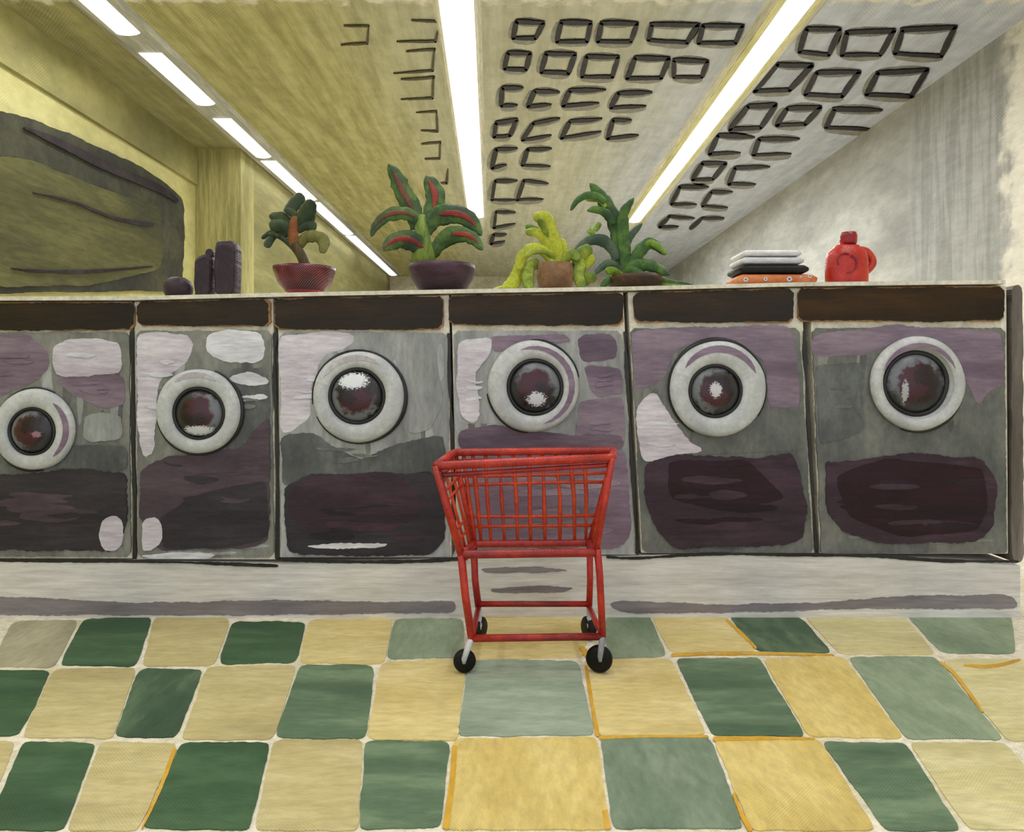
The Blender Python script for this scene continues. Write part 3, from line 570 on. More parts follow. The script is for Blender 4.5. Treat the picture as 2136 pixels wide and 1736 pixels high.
    dab(tc_, [(b0, ywt(b0)+12), (b1, ywt(b1)+12), (b1+1, yl-1), (cx, yl-1), (b0, yl-1)], DM-.012, 0, 0, 1.2, i+80, th=.0115, rnd=1)
    dab(tc_, [(b0-2, ywt(b0)+13), (b1+(-7 if i == 1 else 2), ywt(b1)+13), (b1-(6 if i == 1 else 1), yl-3), (cx, yl-1), (b0+1, yl-4)], DM-.012, .002, 1, 2.4, i+50, th=.003, rnd=1)
    tc_.build('top_fascia', [M['sienna'], M[q['wood']]], root)
    if q['seam']:
        sm = MB(); sl = smooth_line(q['seam'], 6); dab(sm, stroke_poly([(u[0], u[1]) for u in sl], [6+2.5*math.sin(k_*.9+i) for k_ in range(len(sl))]), DM, .009, 0, 1, i, th=.008, rnd=1)
        sm.build('side_seam', M['black'], root)
    # door
    dx, dy, r, rg = q['door']; c = P(dx, dy, DM-.012); R = r/F*DM; gx, gy = q['glass']; gc = P(gx, gy, DM-.012); Rg = rg/F*DM
    dr = MB(); ring = [(R*.985, -.002), (R, .008), (R*.97, .020), (R*.9, .026), (R*.75, .027), (Rg*1.12, .024), (Rg*1.02, .012), (Rg*1.0, 0.0), (R*.985, -.002)]
    n = 64; vs = []
    for (rr, h) in ring:
        for j in range(n):
            w_ = 2*math.pi*j/n; t = (R-rr)/(R-Rg); cc = c.lerp(gc, max(0, min(1, t)))
            rj = rr*(1+.022*mnoise.noise(Vector((math.cos(w_)*1.5+i*3, math.sin(w_)*1.5, .3))))
            vs.append(Vector((cc.x+rj*math.cos(w_), c.y-h, cc.z+rj*math.sin(w_))))
    fs = [[k_*n+j, k_*n+(j+1) % n, (k_+1)*n+(j+1) % n, (k_+1)*n+j] for k_ in range(len(ring)-1) for j in range(n)]
    dr.add(vs, fs, 0, True)
    # violet-grey arc brushed on the ring
    door = centred(dr, 'door', M['ring'], root, c)
    arc = MB(); a0, a1, rr = [(.9, -.9, .84), (2.2, 1.0, .86), (2.6, 1.0, .85), (1.9, -1.3, .84), (2.6, .4, .82), (2.8, .4, .80)][i]
    ap = [];
    for s in (1, -1):
        for k_ in range(15):
            t = k_/14 if s == 1 else 1-k_/14; w_ = a0+(a1-a0)*t; rq = R*(rr+s*(R-Rg)/R*.16*math.sin(math.pi*t)**.5)
            ap.append(Vector((c.x+rq*math.cos(w_), c.y-.0285, c.z+rq*math.sin(w_))))
    arc.prism(ap, (0, .003, 0)); arc.build('painted_arc', M['violet'] if i in (0, 3, 4, 5) else M['ringl'], door)
    # dark outline round the ring
    ol = MB(); spans = [[(1.1, 3.0), (-2.9, -1.4)], [(-2.9, 1.2)], [(-2.7, 3.3)], [(.2, 1.6), (3.3, 4.6)], [(-.6, 4.2)], [(-1.9, .4)]][i]
    for (s0, s1) in spans:
        pp = []; nn = 40
        for k_ in range(nn+1):
            t = k_/nn; w_ = s0+(s1-s0)*t; pp.append((Vector((c.x+(R+.003)*math.cos(w_), c.y-.002, c.z+(R+.003)*math.sin(w_))), .002+.0075*math.sin(math.pi*t)*(.6+.4*math.sin(w_*2.2+i))))
        ol.tube([u for u, _ in pp], [v for _, v in pp], 0, 8)
    ol.build('rim_seal', M['black'], door)
    gk_ = MB(); gk_.lathe([(Rg*1.03, .004), (Rg*1.05, .014), (Rg*.97, .020), (Rg*.9, .012), (Rg*.9, .002)], gc, 'y', 48, 0, .03, seed=i)
    gk_.build('gasket', M['black'], door)
    gl = MB(); prof = [(Rg*.93*math.cos(t), .004+.034*math.sin(t)) for t in [k_*math.pi/2/9 for k_ in range(10)]]
    prof[-1] = (.0002, prof[-1][1]); gl.lathe(prof, gc, 'y', 48)
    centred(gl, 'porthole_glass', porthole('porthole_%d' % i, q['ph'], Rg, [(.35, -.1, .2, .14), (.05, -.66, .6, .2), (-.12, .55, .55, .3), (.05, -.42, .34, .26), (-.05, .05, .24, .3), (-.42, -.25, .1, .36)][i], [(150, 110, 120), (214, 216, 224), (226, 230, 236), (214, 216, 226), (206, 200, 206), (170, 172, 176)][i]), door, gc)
YMAX[0] = 1e9
# ------------------------------------------------------------------ laundry cart
DN, DF = 2.09, 2.38
ct = thing('laundry_cart', 'red wire laundry cart on black casters in front of the machines', 'laundry cart', (P(1110, 0, DN).x, 2.23, 0))
def T_(pts, r, mat, name, parent=ct, n=10):
    b = MB(); b.tube(pts, r, 0, n); return b.build(name, M[mat], parent)
NL, NR, FL, FR = P(908, 972, DN), P(1277, 955, DN), P(948, 944, DF), P(1281, 940, DF)
bNL, bNR, bFL, bFR = P(962, 1157, DN), P(1243, 1153, DN), P(988, 1135, DF), P(1230, 1133, DF)
def rounded(loop, r=.03):
    out = []
    for i, p in enumerate(loop):
        a, b = loop[i-1], loop[(i+1) % len(loop)]
        u = p+(a-p).normalized()*r; v = p+(b-p).normalized()*r
        for t in (0, .25, .5, .75, 1): out.append(u*(1-t)**2+p*2*t*(1-t)+v*t*t)
    return out+[out[0]]
T_(rounded([NL, NR, FR, FL], .025), .0125, 'red', 'top_rim', n=12)
T_(rounded([NL+Vector((.014, .004, -.028)), NR+Vector((-.01, .004, -.022)), FR+Vector((-.008, 0, -.028)), FL+Vector((.006, 0, -.03))], .02), .0075, 'crimson', 'lower_rim')
T_(rounded([bNL, bNR, bFR, bFL], .015), .0125, 'crimson', 'basket_base')
for a, b, r in ((NL, bNL, .012), (FL, bFL, .010), (NR, bNR, .010), (FR, bFR, .009)):
    T_([a.lerp(b, t) for t in (0, .5, 1)], r, 'red', 'corner_post')
def fp_(u, v):   # point on the far wire wall
    return (FL.lerp(FR, u)).lerp(bFL.lerp(bFR, u), v)
for k_, (tx, bx) in enumerate(((966, 992), (985, 1004), (1012, 1025), (1041, 1053), (1070, 1080), (1104, 1107), (1132, 1137), (1160, 1168), (1190, 1199), (1220, 1222))):
    u0 = (tx-948)/(1281-948); u1 = (bx-988)/(1230-988)
    a, b = fp_(u0, .04), fp_(u1, 1.0); mid = fp_((u0+u1)/2+.006*math.sin(k_*2), .5)
    T_([a, a.lerp(mid, .6), mid, mid.lerp(b, .5), b], [.0058, .0062+.002*math.sin(k_*1.7), .0068, .0064+.0015*math.cos(k_), .0052], 'orange', 'wire', n=8)
for v, s in ((.26, .008), (.36, -.008), (.70, .008), (.81, 0)):
    T_([fp_(u, v+s*math.sin(u*3.1)-.02*u*(v < .5)) for u in (0, .2, .4, .6, .8, 1)], .0056, 'orange', 'wire', n=8)
for side in (0, 1):
    a0, a1, b0, b1 = ((NL, FL, bNL, bFL), (NR, FR, bNR, bFR))[side]
    for t in (.35, .68):
        T_([a0.lerp(a1, t), a0.lerp(a1, t).lerp(b0.lerp(b1, t), .5), b0.lerp(b1, t)], .005, 'orange', 'wire', n=8)
    for v in (.26, .36, .70, .81):
        T_([a0.lerp(b0, v+.04), a1.lerp(b1, v)], .005, 'orange', 'wire', n=8)
# legs, lower rails
fNL, fNR, fFL, fFR = P(984, 1332, DN), P(1257, 1328, DN), P(998, 1286, DF), P(1229, 1284, DF)
fFL.z = fFR.z = fNL.z
T_([bNL, bNL.lerp(fNL, .5)+Vector((-.003, 0, 0)), fNL], .0115, 'red', 'leg'); T_([P(1246, 1145, DN), P(1251, 1200, DN), P(1254, 1260, DN), fNR], .0105, 'red', 'leg')
T_([bFL, P(991, 1210, DF), fFL], .0115, 'crimson', 'leg'); T_([bFR, P(1231, 1210, DF), fFR], .0105, 'red', 'leg')
T_([fNL, fNL.lerp(fNR, .5), fNR], .011, 'crimson', 'rail'); T_([fFL+Vector((0, 0, .01)), fFR+Vector((0, 0, .01))], .010, 'crimson', 'rail')
T_([fFR, fNR], .009, 'red', 'rail'); T_([fFL, fNL], .009, 'crimson', 'rail')
def caster(top, x, D, r, turn, label=None):
    c = Vector(((x-CX)/F*D, D, r+.004)); w = MB()
    fk = MB(); fk.tube([top, top.lerp(c, .35)+Vector((0, -.012, .01)), c+Vector((0, -.022, r*.35)), c+Vector((0, -.022, 0))], [.009, .010, .008, .005], 0, 8)
    f = fk.build('caster_fork', M['fork'], ct)
    ax = Vector((math.sin(turn), -math.cos(turn), 0)); sd_ = Vector((ax.y, -ax.x, 0)); up = Vector((0, 0, 1)); n = 32
    ring = [(0.001, -.013), (r*.8, -.014), (r*.97, -.009), (r, 0), (r*.97, .009), (r*.8, .014), (.001, .013)]
    vs = [c+ax*h+(sd_*math.cos(2*math.pi*j/n)+up*math.sin(2*math.pi*j/n))*rr for rr, h in ring for j in range(n)]
    w.add(vs, [[k_*n+j, k_*n+(j+1) % n, (k_+1)*n+(j+1) % n, (k_+1)*n+j] for k_ in range(len(ring)-1) for j in range(n)], 0, True)
    w.build('wheel', M['wheel'], f)
caster(fNL, 969, DN-.0, .033, .25); caster(fNR, 1250, DN-.0, .039, -.35); caster(fFL, 1001, DF-.02, .036, 1.15); caster(fFR, 1228, DF-.02, .037, -1.2)
# ------------------------------------------------------------------ things on the worktop
def shift(x, yb, D):
    """how far down a traced outline moves so its foot meets the worktop at depth D"""
    X = (x-CX)/F*D; return HY-(zwt(X)-EYE)*F/D-yb
def foot(x, D):
    X = (x-CX)/F*D; return Vector((X, D, zwt(X)+.002))
M['darkp'] = paint('aubergine', (52, 40, 48), (62, 50, 58), (42, 31, 39), weave=.35, light=(120, 108, 96), scale=18)
# bowl-like lump
D = 2.68; f0 = foot(372, D); o = MB(); k_ = D/F
o.lathe([(.001, 0), (22*k_, 0), (29*k_, 12*k_), (30*k_, 24*k_), (25*k_, 36*k_), (14*k_, 43*k_), (.001, 45*k_)], f0, 'z', 36, 0, .08)
ob = centred(o, 'bowl', M['darkp'], None, f0); tag(ob, 'low rounded dark plum bowl at the left end of the worktop', 'bowl')
f0 = foot(430, D); bt = thing('bottle', 'dark plum bottle with a slanted shoulder beside the tall box', 'bottle', f0)
o = MB(); s_ = shift(430, 612, D)
out = [(414, 611), (410, 590), (411, 540), (412, 533), (424, 524), (436, 520), (447, 524), (447, 560), (445, 600), (440, 611)]
def solid(mb, pts, D, th, mi=0, jit=1, seed=0):
    """rounded solid of real thickness from an outline: three slices, the outer ones drawn in"""
    pts = rag(pts, jit, 6, seed, 1); cx = sum(p[0] for p in pts)/len(pts); cy = sum(p[1] for p in pts)/len(pts); n = len(pts); vs = []; sl = []
    for (d, s) in ((-th/2, .80), (-th*.4, .95), (-th*.2, 1), (th*.2, 1), (th*.4, .95), (th/2, .80)):
        row = []
        for x, y in pts:
            v = P(cx+(x-cx)*s, cy+(y-cy)*(s if y < cy else 1-(1-s)*.15), D)+Vector((0, d, 0)); v.z = max(v.z, zwt(v.x)+.001); row.append(v)
        sl.append(row)
    for q in sl: vs += q
    fs = [list(range(n)), [5*n+j for j in range(n)][::-1]]+[[k*n+j, k*n+(j+1) % n, (k+1)*n+(j+1) % n, (k+1)*n+j] for k in range(5) for j in range(n)]
    mb.add(vs, fs, mi)
solid(o, [(x, y+s_) for x, y in out], D, .06); o.build('bottle_body', M['darkp'], bt)
o = MB(); solid(o, [(x, y+s_) for x, y in [(430, 525), (432, 513), (439, 509), (447, 513), (448, 527)]], D, .03); o.build('spout', M['darkp'], bt)
s_ = shift(476, 614, D); o = MB(); solid(o, [(x, y+s_) for x, y in [(455, 613), (452, 560), (455, 503), (462, 496), (490, 496), (498, 506), (499, 560), (497, 613)]], D, .075, jit=.8, seed=3)
ob = centred(o, 'box', M['darkp'], None, foot(476, D)); tag(ob, 'tall upright dark plum box standing next to the slanted bottle', 'box')
def leaf(parent, pts, w, D, dy, mats, name='leaf', mid=None, mw=.35, seed=0, s=0.0, pointed=True):
    """arched solid leaf: pts px spine, w px width; dy = how far the tip reaches towards (-) or away from (+) the viewer"""
    sl = smooth_line([(*p,) for p in pts], 6); n = len(sl); vs = []; b = MB(); m_ = 10; cent = []
    for i, (x, y) in enumerate(sl):
        t = i/(n-1); Dd = D+dy*t
        a = sl[max(i-1, 0)]; c = sl[min(i+1, n-1)]; dx, dz = c[0]-a[0], c[1]-a[1]; L = math.hypot(dx, dz)+1e-9; nx, ny = -dz/L, dx/L
        prof = (.35+.65*math.sin(math.pi*min(1, t*.9+.12))**.8) if pointed else (.75+.25*math.sin(math.pi*t))
        if t > .82: prof *= max(.12, math.sqrt(max(0, 1-((t-.82)/.18)**2))) if pointed else max(.35, math.sqrt(max(0, 1-((t-.82)/.2)**2)))
        hw = w/2*prof*1.1*(1+.22*mnoise.noise(Vector((x*.09, y*.09, seed))))
        ring = []
        for j in range(m_):
            q = 2*math.pi*j/m_; u = math.cos(q)*hw; th = math.sin(q)*.0045
            fold = .25*abs(u)/F*Dd
            v = P(x+nx*u, y+s+ny*u, Dd)+Vector((0, th+fold, 0)); v.z = max(v.z, zwt(v.x)+.002+.001*math.sin(q)); ring.append(v)
        vs += ring; cent.append((x, y+s, nx, ny, hw, Dd))
    fs = [[i*m_+j, i*m_+(j+1) % m_, (i+1)*m_+(j+1) % m_, (i+1)*m_+j] for i in range(n-1) for j in range(m_)]+[list(range(m_))[::-1], [(n-1)*m_+j for j in range(m_)]]
    b.add(vs, fs, 0, True); lf = b.build(name, mats[0], parent)
    if mid:
        b = MB(); pp = cent[int(n*mid[0]):int(n*mid[1])+1]; b.tube([P(x, y, Dd)+Vector((0, -.004, 0)) for x, y, _, _, _, Dd in pp],
            [max(.0008, hw*mw*math.sin(math.pi*(k+.6)/(len(pp)+.2))**.6/F*Dd) for k, (_, _, _, _, hw, Dd) in enumerate(pp)], 0, 8, .28); b.build('red_midrib', mats[1], lf)
    return lf
M['lgreen'] = paint('leaf_green_dark', (58, 84, 50), (84, 112, 58), (44, 62, 44), scale=22, weave=.25, light=(140, 150, 80), bump=.3)
M['lred'] = paint('leaf_red_rib', (134, 54, 46), (156, 66, 52), (104, 48, 46), scale=22, weave=.25, light=(170, 120, 80))
M['lred2'] = paint('leaf_rust_rib', (98, 62, 52), (120, 70, 56), (78, 58, 50), scale=22, weave=.25, light=(150, 130, 90))
M['lstem'] = paint('stem_green', (78, 104, 48), (120, 140, 56), (52, 78, 46), scale=18, weave=.25, stretch=(1.5, 1, .4), light=(160, 160, 80))
M['bowlp'] = paint('bowl_aubergine', (56, 38, 48), (78, 54, 68), (38, 28, 35), scale=12, weave=.3, stretch=(.4, 1, 1.5), light=(120, 96, 100))
M['bowlr'] = paint('bowl_oxblood', (84, 22, 32), (112, 34, 44), (50, 12, 22), scale=12, weave=.45, light=(206, 150, 150), rough=.25)
M['bowlrim'] = paint('bowl_pink_rim', (176, 84, 88), (196, 104, 104), (150, 62, 70), scale=12, weave=.3)
M['soil'] = paint('soil_dark', (58, 46, 34), (76, 60, 42), (42, 34, 28), scale=30, weave=.1)
# plant 2: red-ribbed leaves in a plum bowl
D = 2.73; f0 = foot(924, D); s_ = shift(922, 607, D); k_ = D/F
p2 = thing('potted_plant', 'large potted plant with red striped arching leaves in a dark plum bowl', 'potted plant', f0, 'potted plants on the worktop')
o = MB(); h = 60*k_
o.lathe([(.001, 0), (36*k_, 0), (52*k_, .2*h), (64*k_, .5*h), (70*k_, .82*h), (69*k_, h), (64*k_, h), (60*k_, .86*h), (.001, .84*h)], f0, 'z', 44, 0, .06, mis=[0]*7+[1])
o.build('bowl', [M['bowlp'], M['soil']], p2)
st = MB(); zz = [P(882, 560+s_, D), P(884, 520+s_, D), P(880, 480+s_, D), P(878, 440+s_, D)]; st.tube(zz, [28*k_, 25*k_, 17*k_, 10*k_], 0, 12, .55); st.build('stem', M['lstem'], p2)
for j, (pts, w_, dy, rb, md) in enumerate((([(869, 470), (862, 432), (843, 397), (827, 362), (810, 334)], 36, .03, 'lred2', (.25, .85)), ([(888, 470), (902, 434), (908, 403), (900, 378), (888, 359)], 40, .05, 'lred', (.3, .85)),
        ([(880, 470), (866, 446), (840, 436), (808, 441), (784, 462), (774, 486)], 25, -.05, 'lred2', (.2, .85)), ([(892, 540), (884, 512), (860, 495), (834, 491), (812, 501), (799, 515)], 36, -.08, 'lred', (.15, .92)),
        ([(882, 480), (900, 452), (926, 438), (961, 440), (987, 457), (1004, 484)], 38, -.04, 'lred', (.35, .85)), ([(892, 530), (920, 497), (942, 482), (968, 481), (990, 492), (1007, 514)], 33, -.09, 'lred', (.4, .85)))):
    leaf(p2, pts, w_, D, dy, [M['lgreen'], M[rb]], mid=md, seed=j, s=s_)
# plant 1: small tree in a red bowl
D = 2.72; f0 = foot(636, D); s_ = shift(636, 618, D); k_ = D/F
p1 = thing('potted_plant', 'small gnarled tree-like plant in a glossy dark red bowl', 'potted plant', f0, 'potted plants on the worktop')
o = MB(); h = 60*k_; o.lathe([(.001, 0), (20*k_, .0), (40*k_, .18*h), (55*k_, .48*h), (63*k_, .88*h), (63.5*k_, h), (58*k_, h), (54*k_, .8*h), (.001, .74*h)], f0, 'z', 44, 0, .03, mis=[1, 1, 0, 0, 0, 1, 0, 2])
o.build('bowl', [M['bowlr'], M['bowlrim'], M['soil']], p1)
M['bark'] = paint('bark_umber', (70, 62, 40), (92, 76, 46), (52, 48, 36), scale=20, weave=.25, stretch=(1.5, 1, .5), light=(130, 120, 70))
M['rust'] = paint('bark_rust', (122, 72, 40), (140, 88, 48), (98, 64, 40), scale=20, weave=.3, light=(160, 140, 80))
M['dkleaf'] = paint('leaf_bottle_green', (52, 66, 44), (66, 80, 52), (40, 52, 38), scale=24, weave=.3, light=(120, 126, 76))
M['olleaf'] = paint('leaf_olive', (98, 100, 52), (116, 114, 64), (80, 84, 46), scale=24, weave=.3, light=(150, 150, 90))
o = MB(); sl = smooth_line([(644, 580, 13), (638, 556, 12), (628, 530, 11), (614, 508, 12)], 5); o.tube([P(x, y+s_, D) for x, y, _ in sl], [r_*k_ for _, _, r_ in sl], 0, 12); o.build('trunk', M['bark'], p1)
o = MB(); sl = smooth_line([(616, 515, 12), (612, 492, 12), (612, 474, 11), (617, 450, 8)], 5); o.tube([P(x, y+s_, D) for x, y, _ in sl], [r_*k_ for _, _, r_ in sl], 0, 12, .8); o.build('rust_branch', M['rust'], p1)
o = MB(); sl = smooth_line([(616, 518, 7), (596, 500, 6), (580, 490, 6), (562, 488, 5)], 5); o.tube([P(x, y+s_, D) for x, y, _ in sl], [r_*k_ for _, _, r_ in sl], 0, 10); o.build('branch', M['dkleaf'], p1)
for j, (pts, w_, dy, mt) in enumerate((([(618, 450), (606, 440), (596, 436)], 16, -.02, 'dkleaf'), ([(600, 444), (612, 424), (632, 404)], 26, .02, 'dkleaf'), ([(618, 470), (634, 445), (652, 416)], 28, -.03, 'dkleaf'), ([(626, 455), (640, 440), (660, 436)], 22, .03, 'dkleaf'),
        ([(610, 470), (590, 452), (562, 449)], 20, .03, 'dkleaf'), ([(606, 484), (586, 470), (562, 466)], 26, -.04, 'dkleaf'), ([(620, 478), (640, 468), (660, 472)], 20, -.02, 'dkleaf'), ([(624, 468), (642, 458), (650, 440)], 22, .0, 'dkleaf'),
        ([(572, 488), (562, 500), (554, 514)], 16, -.02, 'dkleaf'), ([(578, 486), (564, 482), (546, 496)], 10, .02, 'dkleaf'), ([(600, 486), (584, 482), (572, 488)], 22, -.02, 'dkleaf'), ([(620, 512), (636, 494), (656, 490), (674, 500), (672, 526)], 24, -.05, 'olleaf'))):
    leaf(p1, pts, w_, D, dy, [M[mt]], seed=j+20, s=s_, pointed=False)
# plant 3: lime trailing plant in a brown pot
D = 2.70; f0 = foot(1159, D); s_ = shift(1159, 607, D); k_ = D/F
p3 = thing('potted_plant', 'lime green trailing plant in a small brown clay pot', 'potted plant', f0, 'potted plants on the worktop')
M['clay'] = paint('clay_brown', (122, 90, 62), (140, 106, 76), (98, 70, 48), scale=14, weave=.3, light=(160, 136, 104)); M['lime'] = paint('leaf_lime', (164, 170, 46), (182, 188, 58), (120, 136, 48), scale=20, weave=.2, light=(200, 200, 90))
M['lime2'] = paint('leaf_lime_green', (112, 134, 50), (152, 164, 62), (78, 100, 46), scale=20, weave=.2, light=(180, 184, 90))
o = MB(); h = 57*k_; o.lathe([(.001, 0), (28*k_, 0), (36*k_, .2*h), (39*k_, .55*h), (37*k_, h), (32*k_, h), (30*k_, .85*h), (.001, .82*h)], f0, 'z', 36, 0, .04, mis=[0]*6+[1]); o.build('pot', [M['clay'], M['soil']], p3)
for j, (pts, w_, dy, mt) in enumerate((([(1168, 556), (1164, 520), (1150, 484), (1142, 458), (1130, 450), (1113, 452)], 26, -.03, 'lime'), ([(1176, 552), (1176, 525), (1166, 496)], 24, .03, 'lime'), ([(1152, 545), (1142, 505), (1122, 484), (1096, 482)], 20, -.02, 'lime'), ([(1150, 520), (1134, 486), (1108, 472), (1096, 472)], 12, .02, 'lime2'),
        ([(1158, 556), (1136, 522), (1108, 517), (1088, 534), (1083, 560)], 22, -.05, 'lime'), ([(1086, 545), (1078, 572), (1066, 592), (1050, 600)], 26, -.05, 'lime'), ([(1078, 588), (1056, 600), (1028, 605)], 16, -.06, 'lime'), ([(1076, 590), (1062, 598), (1048, 603)], 10, -.075, 'lime2'),
        ([(1158, 540), (1136, 522), (1112, 522), (1096, 534)], 11, -.07, 'lime2'), ([(1124, 548), (1106, 550), (1100, 575), (1106, 601)], 24, -.06, 'lime2'), ([(1170, 556), (1180, 536), (1196, 527), (1206, 540)], 20, -.03, 'lime2'), ([(1202, 532), (1210, 550), (1207, 572), (1216, 598)], 24, -.04, 'lime2'),
        ([(1206, 556), (1210, 530), (1234, 514)], 26, -.02, 'lime2'), ([(1210, 560), (1226, 545), (1236, 530)], 20, .01, 'lime'), ([(1212, 590), (1226, 578), (1244, 575)], 22, -.05, 'lime2'), ([(1148, 500), (1134, 470), (1124, 456)], 14, -.05, 'lime2'))):
    leaf(p3, pts, w_, D, dy, [M[mt]], seed=j+40, s=s_, pointed=False)
# plant 4: dark green arching plant in a low bowl
D = 2.76; f0 = foot(1325, D); s_ = shift(1325, 602, D); k_ = D/F
p4 = thing('potted_plant', 'tall dark green arching plant in a low dark brown dish', 'potted plant', f0, 'potted plants on the worktop')
M['dish'] = paint('dish_umber', (66, 48, 30), (86, 64, 40), (48, 36, 26), scale=16, weave=.25, stretch=(.5, 1, 1.4)); M['fern'] = paint('leaf_forest', (56, 88, 46), (84, 116, 50), (44, 68, 44), scale=20, weave=.25, light=(130, 150, 80))
M['slateleaf'] = paint('leaf_slate_green', (66, 84, 66), (84, 100, 80), (50, 68, 54), scale=20, weave=.2); M['brightleaf'] = paint('leaf_bright', (104, 134, 44), (134, 158, 58), (74, 104, 44), scale=20, weave=.2)
o = MB(); h = 32*k_; o.lathe([(.001, 0), (40*k_, 0), (54*k_, .35*h), (59*k_, .75*h), (56*k_, h), (50*k_, h), (.001, .95*h)], f0, 'z', 40, 0, .03, mis=[0]*5+[1]); o.build('dish', [M['dish'], M['soil']], p4)
for j, (pts, w_, dy, mt) in enumerate((([(1300, 585), (1292, 540), (1291, 481), (1274, 433), (1253, 399), (1230, 374)], 32, .02, 'fern'), ([(1300, 585), (1304, 530), (1300, 470), (1302, 435), (1322, 405)], 24, -.02, 'fern'), ([(1262, 414), (1248, 402), (1225, 399), (1204, 410), (1190, 432)], 15, -.03, 'fern'), ([(1264, 424), (1250, 410), (1222, 408)], 9, .02, 'brightleaf'),
        ([(1280, 460), (1266, 438), (1246, 429), (1224, 431)], 16, -.03, 'fern'), ([(1300, 525), (1308, 496), (1320, 478), (1340, 458)], 16, .02, 'slateleaf'), ([(1288, 535), (1276, 508), (1253, 492), (1222, 496), (1198, 517)], 22, -.05, 'slateleaf'),
        ([(1306, 570), (1325, 530), (1352, 500), (1372, 506), (1388, 524)], 24, -.02, 'fern'), ([(1340, 510), (1356, 498), (1376, 508), (1390, 522)], 13, -.05, 'brightleaf'), ([(1300, 560), (1275, 542), (1255, 548), (1237, 567)], 16, -.06, 'slateleaf'), ([(1300, 575), (1320, 550), (1356, 545), (1398, 566)], 26, -.06, 'fern'),
        ([(1330, 570), (1360, 572), (1400, 584), (1452, 588)], 20, -.03, 'fern'), ([(1350, 578), (1390, 588), (1440, 590)], 10, -.05, 'brightleaf'), ([(1310, 575), (1286, 570), (1264, 580), (1254, 598)], 16, -.07, 'fern'), ([(1300, 572), (1282, 558), (1262, 556)], 16, -.07, 'brightleaf'), ([(1300, 565), (1320, 560), (1350, 572)], 26, -.07, 'fern'),
        ([(1286, 580), (1300, 560), (1310, 540)], 40, .0, 'fern'), ([(1272, 520), (1252, 498), (1240, 480), (1230, 470)], 4, .02, 'slateleaf'), ([(1240, 480), (1232, 474), (1230, 466)], 11, .03, 'brightleaf'), ([(1240, 472), (1246, 464), (1252, 456)], 13, .03, 'brightleaf'))):
    leaf(p4, pts, w_, D, dy, [M[mt]], seed=j+60, s=s_, pointed=mt != 'brightleaf')
# folded towels
D = 2.72; k_ = D/F
M['tw'] = paint('towel_white', (226, 226, 226), (236, 236, 236), (208, 208, 212), scale=14, weave=.12, stretch=(.3, 1, 2)); M['tw2'] = paint('towel_grey_white', (212, 212, 218), (226, 226, 230), (196, 196, 204), scale=14, weave=.1, stretch=(.3, 1, 2))
M['tb'] = paint('towel_black', (26, 28, 26), (34, 36, 34), (20, 21, 20), scale=14, weave=.25, light=(90, 94, 88)); M['to'] = paint('towel_orange', (206, 126, 76), (216, 140, 92), (190, 108, 62), scale=14, weave=.2, light=(228, 170, 124))
base = zwt((1607-CX)/F*D); z = base+.0026
for (x0, x1, hh, mt, lb) in ((1526, 1688, 23, 'to', 'orange folded towel with white dots, bottom of the stack'), (1529, 1671, 19, 'tb', 'black folded towel in the stack, on the orange one'), (1533, 1661, 16, 'tw2', 'greyish white folded towel just above the black one'), (1536, 1656, 14, 'tw', 'white folded towel, topmost of the stack')):
    b = MB(); X0, X1 = (x0-CX)*k_, (x1-CX)*k_; H = hh*k_*.97; n = 14; dp = .085
    zl = [zwt(X0)-base, zwt(X1)-base] if mt == 'to' else [0, 0]
    # rounded cross-section swept in x: folded edge faces the viewer
    sec = [(math.cos(t)*dp, math.sin(t)) for t in [2*math.pi*q/20 for q in range(20)]]
    sec = [(math.copysign(abs(c/dp)**.35, c)*dp, math.copysign(abs(s)**.6, s)) for c, s in sec]
    vs = []; ns = 15
    for i in range(ns):
        t = i/(ns-1); e = min(1, math.sin(math.pi*min(max(t, .012), .988))*7)**.5; X = X0+(X1-X0)*t
        cz = z+H/2+.0012*mnoise.noise(Vector((X*20, hh, 0)))*0
        for (yy, s) in sec: vs.append(Vector((X, D+yy*(.7+.3*e), cz+s*H/2*e)))
    fs = [[i*20+j, i*20+(j+1) % 20, (i+1)*20+(j+1) % 20, (i+1)*20+j] for i in range(ns-1) for j in range(20)]+[list(range(20))[::-1], [(ns-1)*20+j for j in range(20)]]
    b.add(vs, fs, 0, True); c0 = Vector(((X0+X1)/2, D, z))
    ob = centred(b, 'folded_towel', M[mt], None, c0); tag(ob, lb, 'towel', 'folded towels stacked on the worktop')
    if mt == 'to':
        for (dx, dyy, rr) in ((1540, 14, 5), (1580, 13, 4), (1628, 13, 5.5), (1651, 9, 2.5), (1669, 7, 4)):
            q = MB(); q.lathe([(rr*k_, .000), (rr*k_, .003), (rr*k_*.5, .0035), (rr*k_*.4, .001)], Vector(((dx-CX)*k_, D-dp-.0005, z+(23-dyy)*k_)), 'y', 16, 0, .2, seed=dx)
            q.build('white_dot', M['white'], ob)
    z += H*1.0+.0004
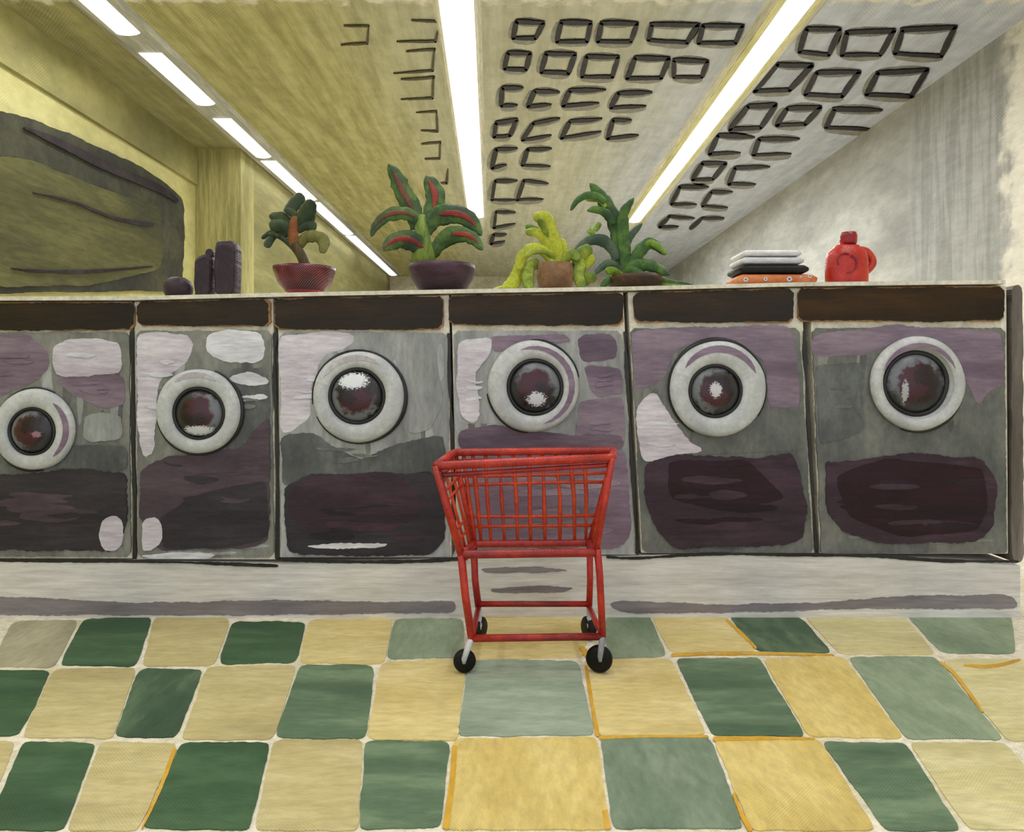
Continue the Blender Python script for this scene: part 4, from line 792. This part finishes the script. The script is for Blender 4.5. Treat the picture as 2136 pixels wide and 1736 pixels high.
# red jug
D = 2.70; k_ = D/F; s_ = shift(1766, 592, D); f0 = foot(1766, D)
jg = thing('detergent_jug', 'red plastic detergent jug with dark red cap and side handle', 'jug', f0)
M['jug'] = paint('jug_red', (174, 38, 26), (190, 52, 38), (152, 30, 24), scale=10, weave=.12, light=(220, 110, 80), rough=.3); M['cap'] = paint('cap_dark_red', (120, 18, 26), (158, 30, 34), (92, 14, 22), scale=14, weave=.1, rough=.3)
o = MB(); prof = [(38, 0), (42, 6), (42.5, 30), (42, 58), (38, 72), (28, 80), (24, 86), (15, 88), (14, 92), (.02, 92)]
prof = [(.02, 0)]+prof; vs = []; n = 40
for (r_, hh) in prof:
    for j in range(n):
        a = 2*math.pi*j/n; ca, sa = math.cos(a), math.sin(a); q = r_*k_
        vs.append(f0+Vector((math.copysign(abs(ca)**.75, ca)*q, math.copysign(abs(sa)**.75, sa)*q*.62, hh*k_*.97)))
o.add(vs, [[i*n+j, i*n+(j+1) % n, (i+1)*n+(j+1) % n, (i+1)*n+j] for i in range(len(prof)-1) for j in range(n)], 0, True); o.build('jug_body', M['jug'], jg)
o = MB(); tz = 88*k_*.97; o.lathe([(.0002, tz), (15*k_, tz), (17*k_, tz+5*k_), (17.5*k_, tz+18*k_), (15*k_, tz+25*k_), (9*k_, tz+27*k_), (.0002, tz+27*k_)], f0+Vector((4*k_, 0, 0)), 'z', 28, 0, .05); o.build('cap', M['cap'], jg)
o = MB(); sl = smooth_line([(1790, 516, 8), (1806, 520, 8.5), (1818, 533, 8), (1820, 545, 8), (1812, 556, 8), (1798, 566, 9)], 6); o.tube([P(x, y+s_, D) for x, y, _ in sl], [r_*k_ for _, _, r_ in sl], 0, 12, .9); o.build('handle', M['jug'], jg)
o = MB(); yy = D-42*k_*.62-.001
for pl_, w_ in (([(1750, 548), (1747, 537), (1752, 527), (1762, 523), (1772, 525)], 2.2), ([(1775, 528), (1784, 534), (1788, 545), (1784, 556)], 4.5), ([(1784, 556), (1776, 563), (1766, 564)], 1.6)):
    sl = smooth_line(pl_, 4)
    o.prism([P(x, y+s_, yy-.0015) for x, y in stroke_poly([(q[0], q[1]) for q in sl], w_)], (0, .004, 0))
o.build('round_emblem', M['cap'], jg)
# ------------------------------------------------------------------ light
w = bpy.data.worlds.new('world'); bpy.context.scene.world = w; w.use_nodes = True
w.node_tree.nodes['Background'].inputs[0].default_value = (.93, .965, 1.02, 1); w.node_tree.nodes['Background'].inputs[1].default_value = 1.0
def area(name, loc, rot, sx, sy, power, col=(.98, .99, 1)):
    l = bpy.data.lights.new(name, 'AREA'); l.shape = 'RECTANGLE'; l.size = sx; l.size_y = sy; l.energy = power; l.color = col
    o = bpy.data.objects.new(name, l); C.objects.link(o); o.location = loc; o.rotation_euler = rot; return o
for n_, x in (('left', -2.62), ('centre', -.3), ('right', 1.80)):
    area('strip_light_'+n_, (x, 3.0, CEIL-.09), (0, 0, 0), .25, 5.5, 40)
    area('strip_light_far_'+n_, (x, 9.5, CEIL-.09), (0, 0, 0), .25, 6.5, 10 if n_ == 'left' else 130)
# ------------------------------------------------------------------ camera
cd = bpy.data.cameras.new('camera'); cam = bpy.data.objects.new('camera', cd); C.objects.link(cam)
cam.location = (0, 0, EYE); cam.rotation_euler = (math.pi/2, 0, 0)
cd.sensor_fit = 'HORIZONTAL'; cd.sensor_width = 36; cd.lens = F/2136*36; cd.shift_x = 0; cd.shift_y = -(868-HY)/2136; cd.clip_start = .02
sc = bpy.context.scene; sc.camera = cam
sc.view_settings.view_transform = 'Standard'; sc.view_settings.look = 'None'; sc.view_settings.exposure = 0.12; sc.view_settings.gamma = 1; sc.view_settings.use_curve_mapping = False
